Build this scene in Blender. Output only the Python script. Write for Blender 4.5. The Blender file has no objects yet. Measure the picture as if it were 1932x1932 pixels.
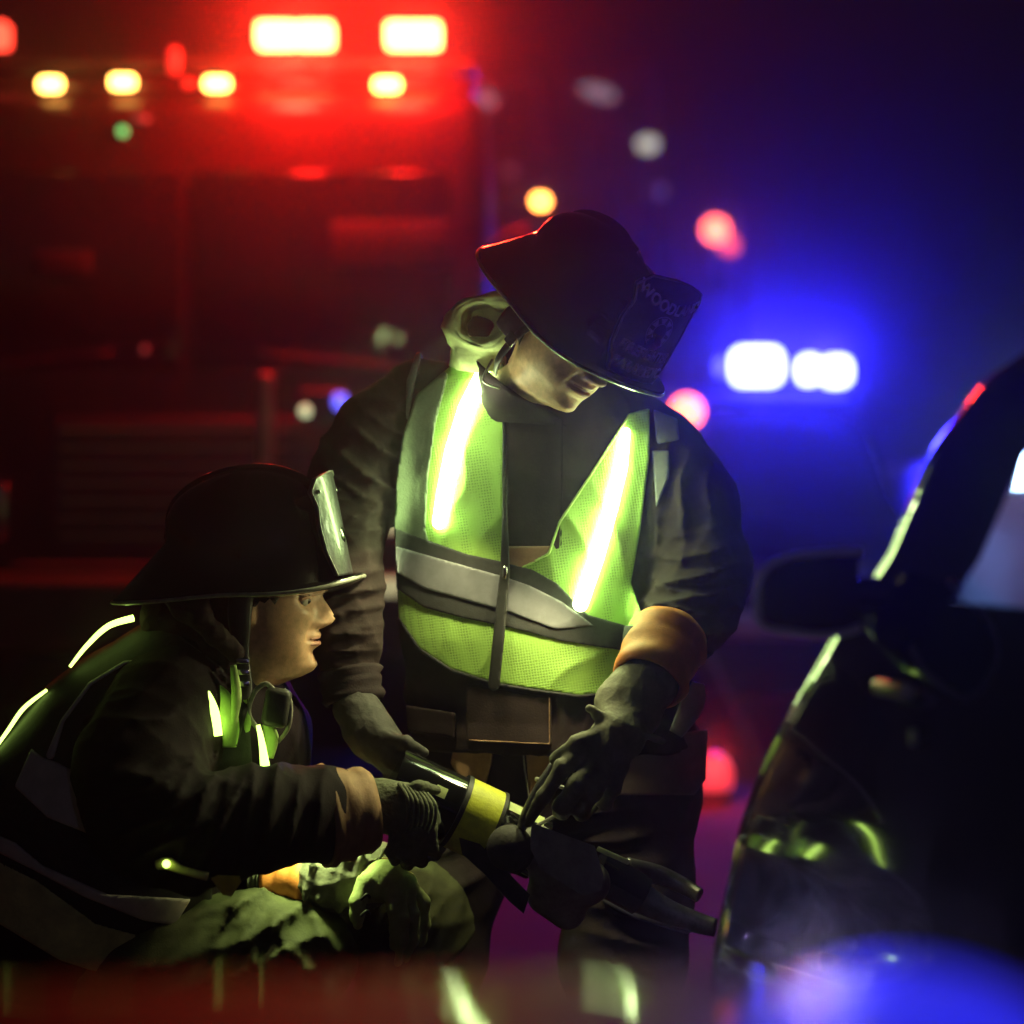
import bpy, bmesh, math, random
import numpy as np
from mathutils import Vector, Matrix
random.seed(7); np.random.seed(7)
sc = bpy.context.scene
COL = sc.collection

# ------------------------------------------------------------------ camera, world, exposure
FP = 4545.0                       # focal length in units of 1/1932 of the picture width
CAMZ = 1.2
def P(u, v, y):                   # where something seen at (u, v) stands when it is y metres away
    return Vector(((u-966)*y/FP, y, CAMZ-(v-966)*y/FP))
cam = bpy.data.cameras.new('camera'); camo = bpy.data.objects.new('camera', cam); COL.objects.link(camo)
camo.location = (0, 0, CAMZ); camo.rotation_euler = (math.pi/2, 0, 0)
cam.sensor_width = 36; cam.lens = 36*FP/1932; cam.clip_start = .05; cam.clip_end = 400
cam.dof.use_dof = True; cam.dof.focus_distance = 3.85; cam.dof.aperture_fstop = 2.0
sc.camera = camo
w = bpy.data.worlds.new('World'); sc.world = w; w.use_nodes = True
nt = w.node_tree; bg = nt.nodes['Background']
sky = nt.nodes.new('ShaderNodeTexSky'); sky.sky_type = 'NISHITA'; sky.sun_disc = False
sky.sun_elevation = math.radians(-3.5); sky.sun_rotation = math.radians(200)
nt.links.new(sky.outputs[0], bg.inputs[0]); bg.inputs[1].default_value = 0.10
vs = sc.view_settings; vs.view_transform = 'Standard'; vs.look = 'None'; vs.gamma = 1; vs.exposure = 0
sc.render.film_transparent = False
cy = sc.cycles
cy.use_denoising = True
try: cy.denoiser = 'OPENIMAGEDENOISE'
except Exception: pass
cy.max_bounces = 6; cy.diffuse_bounces = 3; cy.glossy_bounces = 4; cy.transmission_bounces = 4; cy.volume_bounces = 0
cy.sample_clamp_indirect = 6; cy.volume_step_rate = 1

# ------------------------------------------------------------------ helpers
def link(o, parent=None):
    COL.objects.link(o)
    if parent is not None: o.parent = parent
    return o
def meta(o, label=None, cat=None, group=None, kind=None):
    if label: o['label'] = label
    if cat: o['category'] = cat
    if group: o['group'] = group
    if kind: o['kind'] = kind
    return o
def empty(name, loc, label, cat, group=None):
    o = bpy.data.objects.new(name, None); o.location = loc; o.empty_display_size = .1
    link(o); meta(o, label, cat, group); return o
bpy.context.view_layer.update()
def mesh_obj(name, V, F, mat, parent=None, smooth=True, label=None):
    me = bpy.data.meshes.new(name)
    me.from_pydata([tuple(map(float, v)) for v in V], [], [tuple(map(int, f)) for f in F]); me.validate(); me.update()
    if smooth: me.polygons.foreach_set('use_smooth', [True]*len(me.polygons))
    me.materials.append(mat)
    o = bpy.data.objects.new(name, me); link(o, parent)
    if parent is not None:
        o.matrix_parent_inverse = Matrix.Translation(parent_loc(parent)).inverted()
    if label: o['label'] = label
    return o
def parent_loc(p):
    l = Vector(p.location)
    if p.parent is not None and p.type == 'EMPTY': l += p.parent.location
    # mesh parents sit at world origin through their own inverse
    return l if p.type == 'EMPTY' else Vector((0, 0, 0)) if p.parent is None else Vector((0, 0, 0))
def fast_mesh(name, V, Q, mat, parent=None, smooth=True, label=None):   # numpy verts + quads
    me = bpy.data.meshes.new(name)
    me.vertices.add(len(V)); me.vertices.foreach_set('co', np.asarray(V, np.float32).ravel())
    me.loops.add(len(Q)*4); me.loops.foreach_set('vertex_index', np.asarray(Q, np.int32).ravel())
    me.polygons.add(len(Q)); me.polygons.foreach_set('loop_start', np.arange(0, len(Q)*4, 4, dtype=np.int32))
    me.update(calc_edges=True)
    me.polygons.foreach_set('use_smooth', np.full(len(Q), smooth)); me.materials.append(mat)
    o = bpy.data.objects.new(name, me); link(o, parent)
    if parent is not None: o.matrix_parent_inverse = Matrix.Translation(parent_loc(parent)).inverted()
    if label: o['label'] = label
    return o
class MB:
    def __init__(s): s.bm = bmesh.new()
    def box(s, c, d, rot=None, bev=0):
        m = Matrix.Translation(Vector(c)) @ (rot.to_4x4() if rot else Matrix.Identity(4)) @ Matrix.Diagonal((*d, 1))
        r = bmesh.ops.create_cube(s.bm, size=1, matrix=m)
        if bev:
            es = set(e for v in r['verts'] for e in v.link_edges)
            bmesh.ops.bevel(s.bm, geom=list(es), offset=bev, segments=3, profile=.5, affect='EDGES')
        return s
    def cyl(s, a, b, ra, rb=None, n=20):
        a = Vector(a); b = Vector(b); rb = ra if rb is None else rb; d = b-a
        q = Vector((0, 0, 1)).rotation_difference(d.normalized()).to_matrix().to_4x4()
        bmesh.ops.create_cone(s.bm, cap_ends=True, segments=n, radius1=ra, radius2=rb, depth=d.length, matrix=Matrix.Translation((a+b)/2) @ q)
        return s
    def ball(s, c, r, sc_=(1, 1, 1), rot=None, n=16):
        m = Matrix.Translation(Vector(c)) @ (rot.to_4x4() if rot else Matrix.Identity(4)) @ Matrix.Diagonal((r*sc_[0], r*sc_[1], r*sc_[2], 1))
        bmesh.ops.create_uvsphere(s.bm, u_segments=n*2, v_segments=n, radius=1, matrix=m); return s
    def build(s, name, mat, parent=None, smooth=True, label=None, angle=40):
        me = bpy.data.meshes.new(name); s.bm.to_mesh(me); s.bm.free()
        if smooth:
            me.polygons.foreach_set('use_smooth', [True]*len(me.polygons))
            try: me.set_sharp_from_angle(angle=math.radians(angle))
            except Exception: pass
        me.materials.append(mat)
        o = bpy.data.objects.new(name, me); link(o, parent)
        if parent is not None: o.matrix_parent_inverse = Matrix.Translation(parent_loc(parent)).inverted()
        if label: o['label'] = label
        return o
def cr(pts, n=6):                    # Catmull-Rom through vectors of any length
    pts = [np.array(p, float) for p in pts]; out = []
    for i in range(len(pts)-1):
        p0 = pts[max(i-1, 0)]; p1 = pts[i]; p2 = pts[i+1]; p3 = pts[min(i+2, len(pts)-1)]
        for k in range(n):
            t = k/n
            out.append(.5*((2*p1)+(-p0+p2)*t+(2*p0-5*p1+4*p2-p3)*t*t+(-p0+3*p1-3*p2+p3)*t**3))
    out.append(pts[-1]); return out
def tube(name, pts, mat, parent=None, n=10, flat=1.0, up=(0, -1, 0), res=6, label=None):   # pts: (Vector, radius); flat squashes along `up`
    Q = cr([(*p, r) for p, r in pts], res); V = []; F = []; up = Vector(up)
    for i, q in enumerate(Q):
        a = Vector(Q[max(i-1, 0)][:3]); b = Vector(Q[min(i+1, len(Q)-1)][:3]); t = (b-a).normalized()
        s = t.cross(up)
        if s.length < 1e-4: s = t.cross(Vector((1, 0, 0)))
        s.normalize(); n_ = s.cross(t).normalized(); c = Vector(q[:3]); r = max(q[3], 1e-4)
        for k in range(n):
            a_ = 2*math.pi*k/n; V.append(c+s*math.cos(a_)*r+n_*math.sin(a_)*r*flat)
    for i in range(len(Q)-1):
        for k in range(n): F.append((i*n+k, i*n+(k+1) % n, (i+1)*n+(k+1) % n, (i+1)*n+k))
    F.append(tuple(range(n-1, -1, -1))); F.append(tuple((len(Q)-1)*n+k for k in range(n)))
    return mesh_obj(name, V, F, mat, parent, label=label)

# ------------------------------------------------------------------ materials
def pbsdf(name, col, rough=.6, metal=0, coat=0, spec=.5, sheen=0):
    m = bpy.data.materials.new(name); m.use_nodes = True; b = m.node_tree.nodes['Principled BSDF']
    b.inputs['Base Color'].default_value = (*col, 1); b.inputs['Roughness'].default_value = rough
    b.inputs['Metallic'].default_value = metal; b.inputs['Coat Weight'].default_value = coat
    b.inputs['Coat Roughness'].default_value = .04; b.inputs['Specular IOR Level'].default_value = spec
    b.inputs['Sheen Weight'].default_value = sheen
    return m
def vary(m, col, scale=30, amt=.35, bump=.3, bscale=400, bdist=.002, rvar=0):
    nt = m.node_tree; b = nt.nodes['Principled BSDF']; N = nt.nodes.new; L = nt.links.new
    tc = N('ShaderNodeTexCoord')
    n1 = N('ShaderNodeTexNoise'); n1.inputs['Scale'].default_value = scale; n1.inputs['Detail'].default_value = 6
    n1.inputs['Roughness'].default_value = .65
    L(tc.outputs['Object'], n1.inputs['Vector'])
    r = N('ShaderNodeValToRGB'); r.color_ramp.elements[0].position = .3; r.color_ramp.elements[1].position = .7
    r.color_ramp.elements[0].color = (*[c*(1-amt) for c in col], 1); r.color_ramp.elements[1].color = (*[min(1, c*(1+amt)) for c in col], 1)
    L(n1.outputs[0], r.inputs[0]); L(r.outputs[0], b.inputs['Base Color'])
    n2 = N('ShaderNodeTexNoise'); n2.inputs['Scale'].default_value = bscale; n2.inputs['Detail'].default_value = 3
    L(tc.outputs['Object'], n2.inputs['Vector'])
    bp = N('ShaderNodeBump'); bp.inputs['Strength'].default_value = bump; bp.inputs['Distance'].default_value = bdist
    L(n2.outputs[0], bp.inputs['Height']); L(bp.outputs[0], b.inputs['Normal'])
    if rvar:
        mr = N('ShaderNodeMapRange'); mr.inputs['To Min'].default_value = b.inputs['Roughness'].default_value-rvar
        mr.inputs['To Max'].default_value = b.inputs['Roughness'].default_value+rvar
        L(n1.outputs[0], mr.inputs['Value']); L(mr.outputs[0], b.inputs['Roughness'])
    return m
def simple(name, col, rough=.6, **k):
    v = {q: k.pop(q) for q in ('scale', 'amt', 'bump', 'bscale', 'bdist', 'rvar') if q in k}
    return vary(pbsdf(name, col, rough, **k), col, **v)
def emit(name, col, s, base=(.1, .1, .1), soft=None):
    m = pbsdf(name, base, .3); b = m.node_tree.nodes['Principled BSDF']
    b.inputs['Emission Color'].default_value = (*col, 1); b.inputs['Emission Strength'].default_value = s
    return m
def mesh_fabric(name, col):
    m = pbsdf(name, col, .7, sheen=.2); nt = m.node_tree; b = nt.nodes['Principled BSDF']; N = nt.nodes.new; L = nt.links.new
    tc = N('ShaderNodeTexCoord'); mp = N('ShaderNodeMapping'); mp.inputs['Scale'].default_value = (1, .35, 1)
    mp.inputs['Rotation'].default_value = (0, .15, 0)
    v = N('ShaderNodeTexVoronoi'); v.inputs['Scale'].default_value = 215; v.inputs['Randomness'].default_value = .15
    L(tc.outputs['Object'], mp.inputs[0]); L(mp.outputs[0], v.inputs['Vector'])
    r = N('ShaderNodeValToRGB'); r.color_ramp.elements[0].position = .18; r.color_ramp.elements[1].position = .36
    r.color_ramp.elements[0].color = (*[c*.5 for c in col], 1); r.color_ramp.elements[1].color = (*col, 1)
    L(v.outputs['Distance'], r.inputs[0])
    n1 = N('ShaderNodeTexNoise'); n1.inputs['Scale'].default_value = 9; n1.inputs['Detail'].default_value = 4
    L(tc.outputs['Object'], n1.inputs['Vector'])
    mx = N('ShaderNodeMix'); mx.data_type = 'RGBA'; mx.blend_type = 'MULTIPLY'; mx.inputs[0].default_value = .35
    L(r.outputs[0], mx.inputs[6]); L(n1.outputs[0], mx.inputs[7]); L(mx.outputs[2], b.inputs['Base Color'])
    bp = N('ShaderNodeBump'); bp.inputs['Strength'].default_value = .5; bp.inputs['Distance'].default_value = .002
    L(v.outputs['Distance'], bp.inputs['Height']); L(bp.outputs[0], b.inputs['Normal'])
    return m
M = {}
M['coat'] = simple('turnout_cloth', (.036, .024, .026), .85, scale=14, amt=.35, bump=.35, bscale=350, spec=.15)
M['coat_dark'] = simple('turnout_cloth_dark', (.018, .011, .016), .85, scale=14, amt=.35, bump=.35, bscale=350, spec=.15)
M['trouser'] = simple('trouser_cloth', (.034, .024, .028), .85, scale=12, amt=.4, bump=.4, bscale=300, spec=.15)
M['orange'] = simple('orange_trim', (.75, .24, .06), .6, scale=25, amt=.2, bump=.2, bscale=300)
M['tan'] = simple('tan_trim', (.35, .2, .12), .7, scale=25, amt=.3, bump=.2, bscale=300)
M['neon'] = mesh_fabric('lime_mesh_cloth', (.42, .72, .14))
M['neon_plain'] = simple('lime_cloth', (.50, .70, .22), .7, scale=20, amt=.2, bump=.3, bscale=250)
M['vest_black'] = simple('vest_binding', (.03, .03, .033), .8, scale=60, amt=.3, bump=.3, bscale=500)
M['tape'] = simple('grey_tape', (.17, .17, .20), .45, scale=40, amt=.15, bump=.15, bscale=700)
M['skin'] = simple('skin', (.60, .37, .23), .40, scale=85, amt=.22, bump=.35, bscale=750, bdist=.0012, rvar=.1)
M['skin'].node_tree.nodes['Principled BSDF'].inputs['Subsurface Weight'].default_value = .12
M['skin'].node_tree.nodes['Principled BSDF'].inputs['Subsurface Radius'].default_value = (.012, .005, .003)
M['hair'] = simple('hair', (.035, .022, .014), .6, scale=200, amt=.5, bump=.8, bscale=500)
M['helmet'] = simple('black_leather_shell', (.006, .005, .006), .22, coat=.8, scale=30, amt=.5, bump=.35, bscale=38, bdist=.004, rvar=.08)
M['shield'] = simple('shield_leather', (.045, .042, .05), .38, scale=60, amt=.3, bump=.45, bscale=90, bdist=.003, coat=.3)
M['shield_text'] = simple('worn_letter_paint', (.88, .86, .9), .6, scale=120, amt=.4, bump=.2)
M['rim'] = simple('brim_edge', (.28, .27, .24), .35, scale=60, amt=.3, bump=.2)
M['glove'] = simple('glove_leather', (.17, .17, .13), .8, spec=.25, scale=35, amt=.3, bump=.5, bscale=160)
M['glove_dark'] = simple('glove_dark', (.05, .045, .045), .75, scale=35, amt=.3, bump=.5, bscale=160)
M['knit'] = simple('knit_cuff', (.14, .15, .10), .9, scale=60, amt=.3, bump=.9, bscale=120, bdist=.004)
M['black_rubber'] = simple('black_rubber', (.02, .02, .02), .5, scale=60, amt=.3, bump=.2)
M['steel'] = simple('worn_steel', (.45, .45, .46), .25, metal=1, scale=60, amt=.25, bump=.1)
M['gloss_black'] = simple('gloss_black', (.008, .008, .009), .08, coat=.6, scale=40, amt=.2, bump=.03)
M['tool_grey'] = simple('tool_housing', (.30, .30, .27), .55, scale=40, amt=.3, bump=.3, bscale=120)
M['yellow'] = simple('yellow_band', (.62, .66, .05), .55, scale=45, amt=.22, bump=.25, bscale=200)
M['yellow_tag'] = simple('yellow_tag', (.75, .65, .04), .5, scale=60, amt=.3, bump=.4, bscale=90)
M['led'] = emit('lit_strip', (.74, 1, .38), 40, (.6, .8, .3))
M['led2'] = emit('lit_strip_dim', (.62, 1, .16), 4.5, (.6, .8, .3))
M['eye'] = simple('eyeball', (.6, .56, .5), .15, scale=20, amt=.05, bump=.0)
M['iris'] = simple('iris', (.03, .02, .015), .1, scale=20, amt=.1, bump=.0)

# ------------------------------------------------------------------ lamps, seen and added: positions and light
LIGHTS = []
def lamp(name, loc, col, W, r, parent=None):
    l = bpy.data.lights.new(name, 'POINT'); l.color = col; l.energy = W; l.shadow_soft_size = r
    o = bpy.data.objects.new(name, l); link(o, parent); o.location = loc
    if parent is not None: o.matrix_parent_inverse = Matrix.Translation(parent_loc(parent)).inverted()
    return o
LD = 8
LV, LK, LC = .12, 5.2, 6.5
LR, LB, HAZE = .24, .26, .006
M['side'] = simple('dull_green_cloth', (.12, .15, .10), .8, scale=30, amt=.25, bump=.4, bscale=300)
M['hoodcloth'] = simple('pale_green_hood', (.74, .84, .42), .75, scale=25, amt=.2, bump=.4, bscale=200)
M['mauve'] = simple('dull_mauve_band', (.20, .14, .14), .7, scale=25, amt=.2, bump=.3)
M['tape_pale'] = simple('pale_tape', (.66, .60, .52), .6, scale=30, amt=.15, bump=.15)
M['lime_dim'] = simple('lime_cloth_rough', (.62, .62, .28), .8, scale=20, amt=.3, bump=.4)
M['glow_tag'] = simple('cream_tag', (.7, .6, .25), .5, scale=50, amt=.2, bump=.2)
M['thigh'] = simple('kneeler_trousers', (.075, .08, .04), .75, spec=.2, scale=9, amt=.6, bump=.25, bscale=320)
M['glove_light'] = simple('pale_glove', (.32, .38, .16), .75, scale=35, amt=.25, bump=.4, bscale=200)
M['steel_dark'] = simple('dull_steel', (.2, .2, .2), .35, metal=.8, scale=50, amt=.3, bump=.2)
M['yellow_label'] = simple('pale_label', (.65, .75, .35), .4, scale=60, amt=.15, bump=.1)  # pale yellow put in for reflections on the barrel and clip
M['bumper_paint'] = simple('bumper_paint', (.035, .035, .025), .6, scale=6, amt=.3, bump=.1)
M['sooty_glass'] = simple('sooty_glass', (.002, .002, .003), 1.0, spec=.0, scale=10, amt=.2, bump=.02)  # matte black so the blue lamps leave no reflection on it
M['mic'] = simple('mic_plastic', (.05, .05, .045), .5, scale=60, amt=.3, bump=.2)
M['dome_blue'] = emit('blue_dome_glass', (.03, .03, 1), .75, (.05, .05, .4))
M['dome_pale'] = emit('pale_dome_glass', (.50, .56, 1), 1.9, (.02, .02, .05)); M['dome_pale'].node_tree.nodes['Principled BSDF'].inputs['Specular IOR Level'].default_value = 0
M['dome_blue'].node_tree.nodes['Principled BSDF'].inputs['Specular IOR Level'].default_value = .05
M['running'] = emit('running_light', (.80, .72, .36), .55, (.5, .5, .4))
M['chrome_dull'] = simple('dull_chrome', (.5, .48, .45), .35, metal=.7, scale=30, amt=.2, bump=.1)
M['pale_glass'] = simple('lamp_glass', (.05, .05, .05), .15, scale=20, amt=.2, bump=.1)
M['red_mid'] = emit('red_lamp_edge', (1, .06, .03), 4, (.5, .05, .02))
M['red_faint'] = emit('faint_lens', (.6, .12, .12), .25, (.3, .1, .1))
M['police_black'] = simple('police_paint', (.004, .004, .006), .9, spec=.0, coat=.0, scale=5, amt=.2, bump=.03)
M['flood'] = emit('flood_glass', (.55, .75, 1), 30)
M['concrete'] = simple('concrete', (.35, .33, .30), .85, scale=8, amt=.3, bump=.5, bscale=60)
M['van_paint'] = simple('van_paint', (.003, .002, .004), .05, spec=.8, coat=.35, scale=6, amt=.3, bump=.003, bscale=20)
M['near_paint'] = simple('near_paint', (.012, .009, .009), .6, spec=.02, coat=.09, scale=6, amt=.3, bump=.01, bscale=30)
M['rim_white'] = simple('rim_white', (.88, .87, .9), .4, scale=20, amt=.1, bump=.05)
M['mirror_chrome'] = simple('mirror_trim', (.85, .85, .9), .18, metal=1, scale=20, amt=.05, bump=.02)
M['white_paint'] = simple('white_paint', (.75, .75, .75), .5, scale=3, amt=.2, bump=.05)
M['dash'] = simple('dashboard', (.05, .05, .06), .6, scale=20, amt=.3, bump=.3)
def glass(name, tint=(.8, .85, .9), rough=.02):
    m = bpy.data.materials.new(name); m.use_nodes = True; nt = m.node_tree; nt.nodes.clear(); N = nt.nodes.new
    o = N('ShaderNodeOutputMaterial'); g = N('ShaderNodeBsdfGlossy'); g.inputs['Roughness'].default_value = rough; t = N('ShaderNodeBsdfTransparent'); t.inputs[0].default_value = (*tint, 1)
    lw = N('ShaderNodeLayerWeight'); lw.inputs[0].default_value = .5; pw = N('ShaderNodeMath'); pw.operation = 'POWER'; pw.inputs[1].default_value = 4.5; fr = N('ShaderNodeMath'); fr.operation = 'MULTIPLY_ADD'; fr.inputs[1].default_value = .9; fr.inputs[2].default_value = .05; nt.links.new(lw.outputs['Facing'], pw.inputs[0]); nt.links.new(pw.outputs[0], fr.inputs[0]); mx = N('ShaderNodeMixShader')
    nz = N('ShaderNodeTexNoise'); nz.inputs['Scale'].default_value = 6; bp = N('ShaderNodeBump'); bp.inputs['Strength'].default_value = .02
    nt.links.new(nz.outputs[0], bp.inputs['Height']); nt.links.new(bp.outputs[0], g.inputs['Normal'])
    nt.links.new(fr.outputs[0], mx.inputs[0]); nt.links.new(t.outputs[0], mx.inputs[1]); nt.links.new(g.outputs[0], mx.inputs[2]); nt.links.new(mx.outputs[0], o.inputs[0]); return m
M['clear_glass'] = glass('clear_glass')
# ------------------------------------------------------------------ road
def asphalt():
    m = simple('asphalt', (.055, .034, .012), .9, spec=.2, scale=3, amt=.35, bump=.6, bscale=60, bdist=.01, rvar=.14)
    return m
M['asphalt'] = asphalt()
def sheet(name, x0, x1, y0, y1, z, mat, nx=24, ny=24, amp=0):
    V = []; F = []
    for j in range(ny+1):
        for i in range(nx+1):
            x = x0+(x1-x0)*i/nx; y = y0+(y1-y0)*j/ny
            V.append((x, y, z+amp*math.sin(x*.9+y*.3)*math.sin(y*.21)))
    for j in range(ny):
        for i in range(nx):
            a = j*(nx+1)+i; F.append((a, a+1, a+nx+2, a+nx+1))
    return mesh_obj(name, V, F, mat)
meta(sheet('ground', -70, 70, -8, 160, -.13, simple('verge_soil', (.04, .045, .025), .95, scale=2, amt=.4, bump=.8, bscale=20, bdist=.03)), 'dark ground beside the road', kind='structure')
road = MB(); road.box((0, 8, -.065), (15.9, 26, .13)); road = meta(road.build('road', M['asphalt'], smooth=False), 'dark damp asphalt road under the crew', kind='structure')
M['paint'] = simple('road_paint', (.7, .68, .6), .6, scale=20, amt=.3, bump=.3, bscale=80)
meta(sheet('lane_line', 1.9, 2.05, -4.8, 20.8, .004, M['paint'], 1, 20), 'faded white lane line on the asphalt', kind='structure')
M['lip'] = simple('lip', (.42, .2, .15), .45, scale=80, amt=.1, bump=.05)
M['shield_faint'] = simple('worn_crest_paint', (.35, .33, .36), .6, scale=150, amt=.6, bump=.2)
# ------------------------------------------------------------------ fields: smooth unions of rounded shapes, meshed with surface nets
class Field:
    def __init__(s, lo, hi, h):
        s.lo = np.array(lo, float); s.h = h; s.n = np.ceil((np.array(hi)-s.lo)/h).astype(int)+1
        s.F = np.full(tuple(s.n), .12, np.float32)
    def sub(s, lo, hi):
        a = np.clip(np.floor((np.array(lo)-s.lo)/s.h).astype(int), 0, s.n-1); b = np.clip(np.ceil((np.array(hi)-s.lo)/s.h).astype(int)+1, 1, s.n)
        sl = tuple(slice(int(i), int(max(j, i+1))) for i, j in zip(a, b))
        g = [s.lo[k]+s.h*np.arange(sl[k].start, sl[k].stop, dtype=np.float32) for k in range(3)]
        return sl, g[0][:, None, None].astype(np.float32), g[1][None, :, None].astype(np.float32), g[2][None, None, :].astype(np.float32)
    def mix(s, sl, d, k, op='add'):
        A = s.F[sl]; d = np.minimum(d, .12).astype(np.float32)
        if op == 'add':
            if k > 0:
                hh = np.maximum(k-np.abs(A-d), 0)/k; s.F[sl] = np.minimum(A, d)-hh*hh*k*.25
            else: s.F[sl] = np.minimum(A, d)
        else:
            d = -d
            if k > 0:
                hh = np.maximum(k-np.abs(A-d), 0)/k; s.F[sl] = np.maximum(A, d)+hh*hh*k*.25
            else: s.F[sl] = np.maximum(A, d)
    def cap(s, a, b, ra, rb, k=.03, sq=None, op='add'):      # sq = (axis index, factor)
        a = np.array(a, float); b = np.array(b, float); m = max(ra, rb)*(max(1, sq[1]) if sq else 1)+.1
        sl, X, Y, Z = s.sub(np.minimum(a, b)-m, np.maximum(a, b)+m)
        e = b-a; L2 = max(e@e, 1e-9)
        t = np.clip(((X-a[0])*e[0]+(Y-a[1])*e[1]+(Z-a[2])*e[2])/L2, 0, 1)
        dx = X-a[0]-t*e[0]; dy = Y-a[1]-t*e[1]; dz = Z-a[2]-t*e[2]
        if sq:
            f = 1/sq[1]
            if sq[0] == 0: dx = dx*f
            if sq[0] == 1: dy = dy*f
            if sq[0] == 2: dz = dz*f
        d = np.sqrt(dx*dx+dy*dy+dz*dz)-(ra+(rb-ra)*t)
        s.mix(sl, d, k, op); return s
    def chain(s, pts, k=.03, sq=None):
        for (a, ra), (b, rb) in zip(pts[:-1], pts[1:]): s.cap(a, b, ra, rb, k, sq)
        return s
    def loft(s, tab, k=.03, op='add'):       # rows: z, cx, cy, rx, ry (vertical axis)
        T = np.array(sorted(tab), float); m = .1
        lo = [(T[:, 1]-T[:, 3]).min()-m, (T[:, 2]-T[:, 4]).min()-m, T[0, 0]-m]; hi = [(T[:, 1]+T[:, 3]).max()+m, (T[:, 2]+T[:, 4]).max()+m, T[-1, 0]+m]
        sl, X, Y, Z = s.sub(lo, hi)
        zc = np.clip(Z, T[0, 0], T[-1, 0]); g = [np.interp(zc.ravel(), T[:, 0], T[:, i]).reshape(zc.shape).astype(np.float32) for i in (1, 2, 3, 4)]
        q = np.sqrt(((X-g[0])/g[2])**2+((Y-g[1])/g[3])**2); d = (q-1)*np.minimum(g[2], g[3])
        d = np.maximum(d, np.maximum(Z-T[-1, 0], T[0, 0]-Z)); s.mix(sl, d, k, op); return s
    def wrinkle(s, amp, f=9, seed=0, z0=None):
        X, Y, Z = [s.lo[k]+s.h*np.arange(s.n[k], dtype=np.float32).reshape([-1 if j == k else 1 for j in range(3)]) for k in range(3)]
        rg = np.random.RandomState(seed); near = np.abs(s.F) < .05
        idx = np.nonzero(near); p = [(s.lo[k]+s.h*idx[k]).astype(np.float32) for k in range(3)]
        acc = np.zeros(len(idx[0]), np.float32)
        for q in range(5):
            k1 = rg.randn(3)*f*(1+.5*q); k2 = rg.randn(3)*f*.7; ph = rg.rand(2)*6.28
            wv = np.sin(p[0]*k1[0]+p[1]*k1[1]+p[2]*k1[2]+ph[0]+1.6*np.sin(p[0]*k2[0]+p[1]*k2[1]+p[2]*k2[2]+ph[1]))
            acc += (1-np.abs(wv))**2*(1/(1+.35*q))
        s.F[idx] -= amp*(acc/2.2-.6); return s
    def crease(s, c, R, dirv, freq, amp, seed=0, sq=(1, 1, 1)):      # gathered cloth: ridges across dirv
        c = np.array(c, float); sl, X, Y, Z = s.sub(c-R*1.6, c+R*1.6); d = np.array(dirv, float); d /= np.linalg.norm(d); rg = np.random.RandomState(seed)
        k = rg.randn(3)*14; k3 = rg.randn(3)*25
        ph = (X*d[0]+Y*d[1]+Z*d[2])*freq+1.5*np.sin(X*k[0]+Y*k[1]+Z*k[2])+.7*np.sin(X*k3[0]+Y*k3[1]+Z*k3[2])
        g = np.exp(-(((X-c[0])/sq[0])**2+((Y-c[1])/sq[1])**2+((Z-c[2])/sq[2])**2)/(R*R))
        s.F[sl] -= (amp*g*((1-np.abs(np.sin(ph*.5)))**1.5-.35)).astype(np.float32); return s
    def at(s, p):                            # trilinear
        q = [(p[k]-s.lo[k])/s.h for k in range(3)]
        i = [np.clip(np.floor(q[k]).astype(int), 0, s.n[k]-2) for k in range(3)]; f = [np.clip(q[k]-i[k], 0, 1).astype(np.float32) for k in range(3)]
        r = 0
        for a in (0, 1):
            for b in (0, 1):
                for c in (0, 1):
                    r = r+s.F[i[0]+a, i[1]+b, i[2]+c]*(f[0] if a else 1-f[0])*(f[1] if b else 1-f[1])*(f[2] if c else 1-f[2])
        return r
    def mesh(s, name, mat, parent=None, label=None):
        V, Q = surfnet(s.F, s.lo, s.h); return fast_mesh(name, V, Q, mat, parent, label=label)
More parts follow.
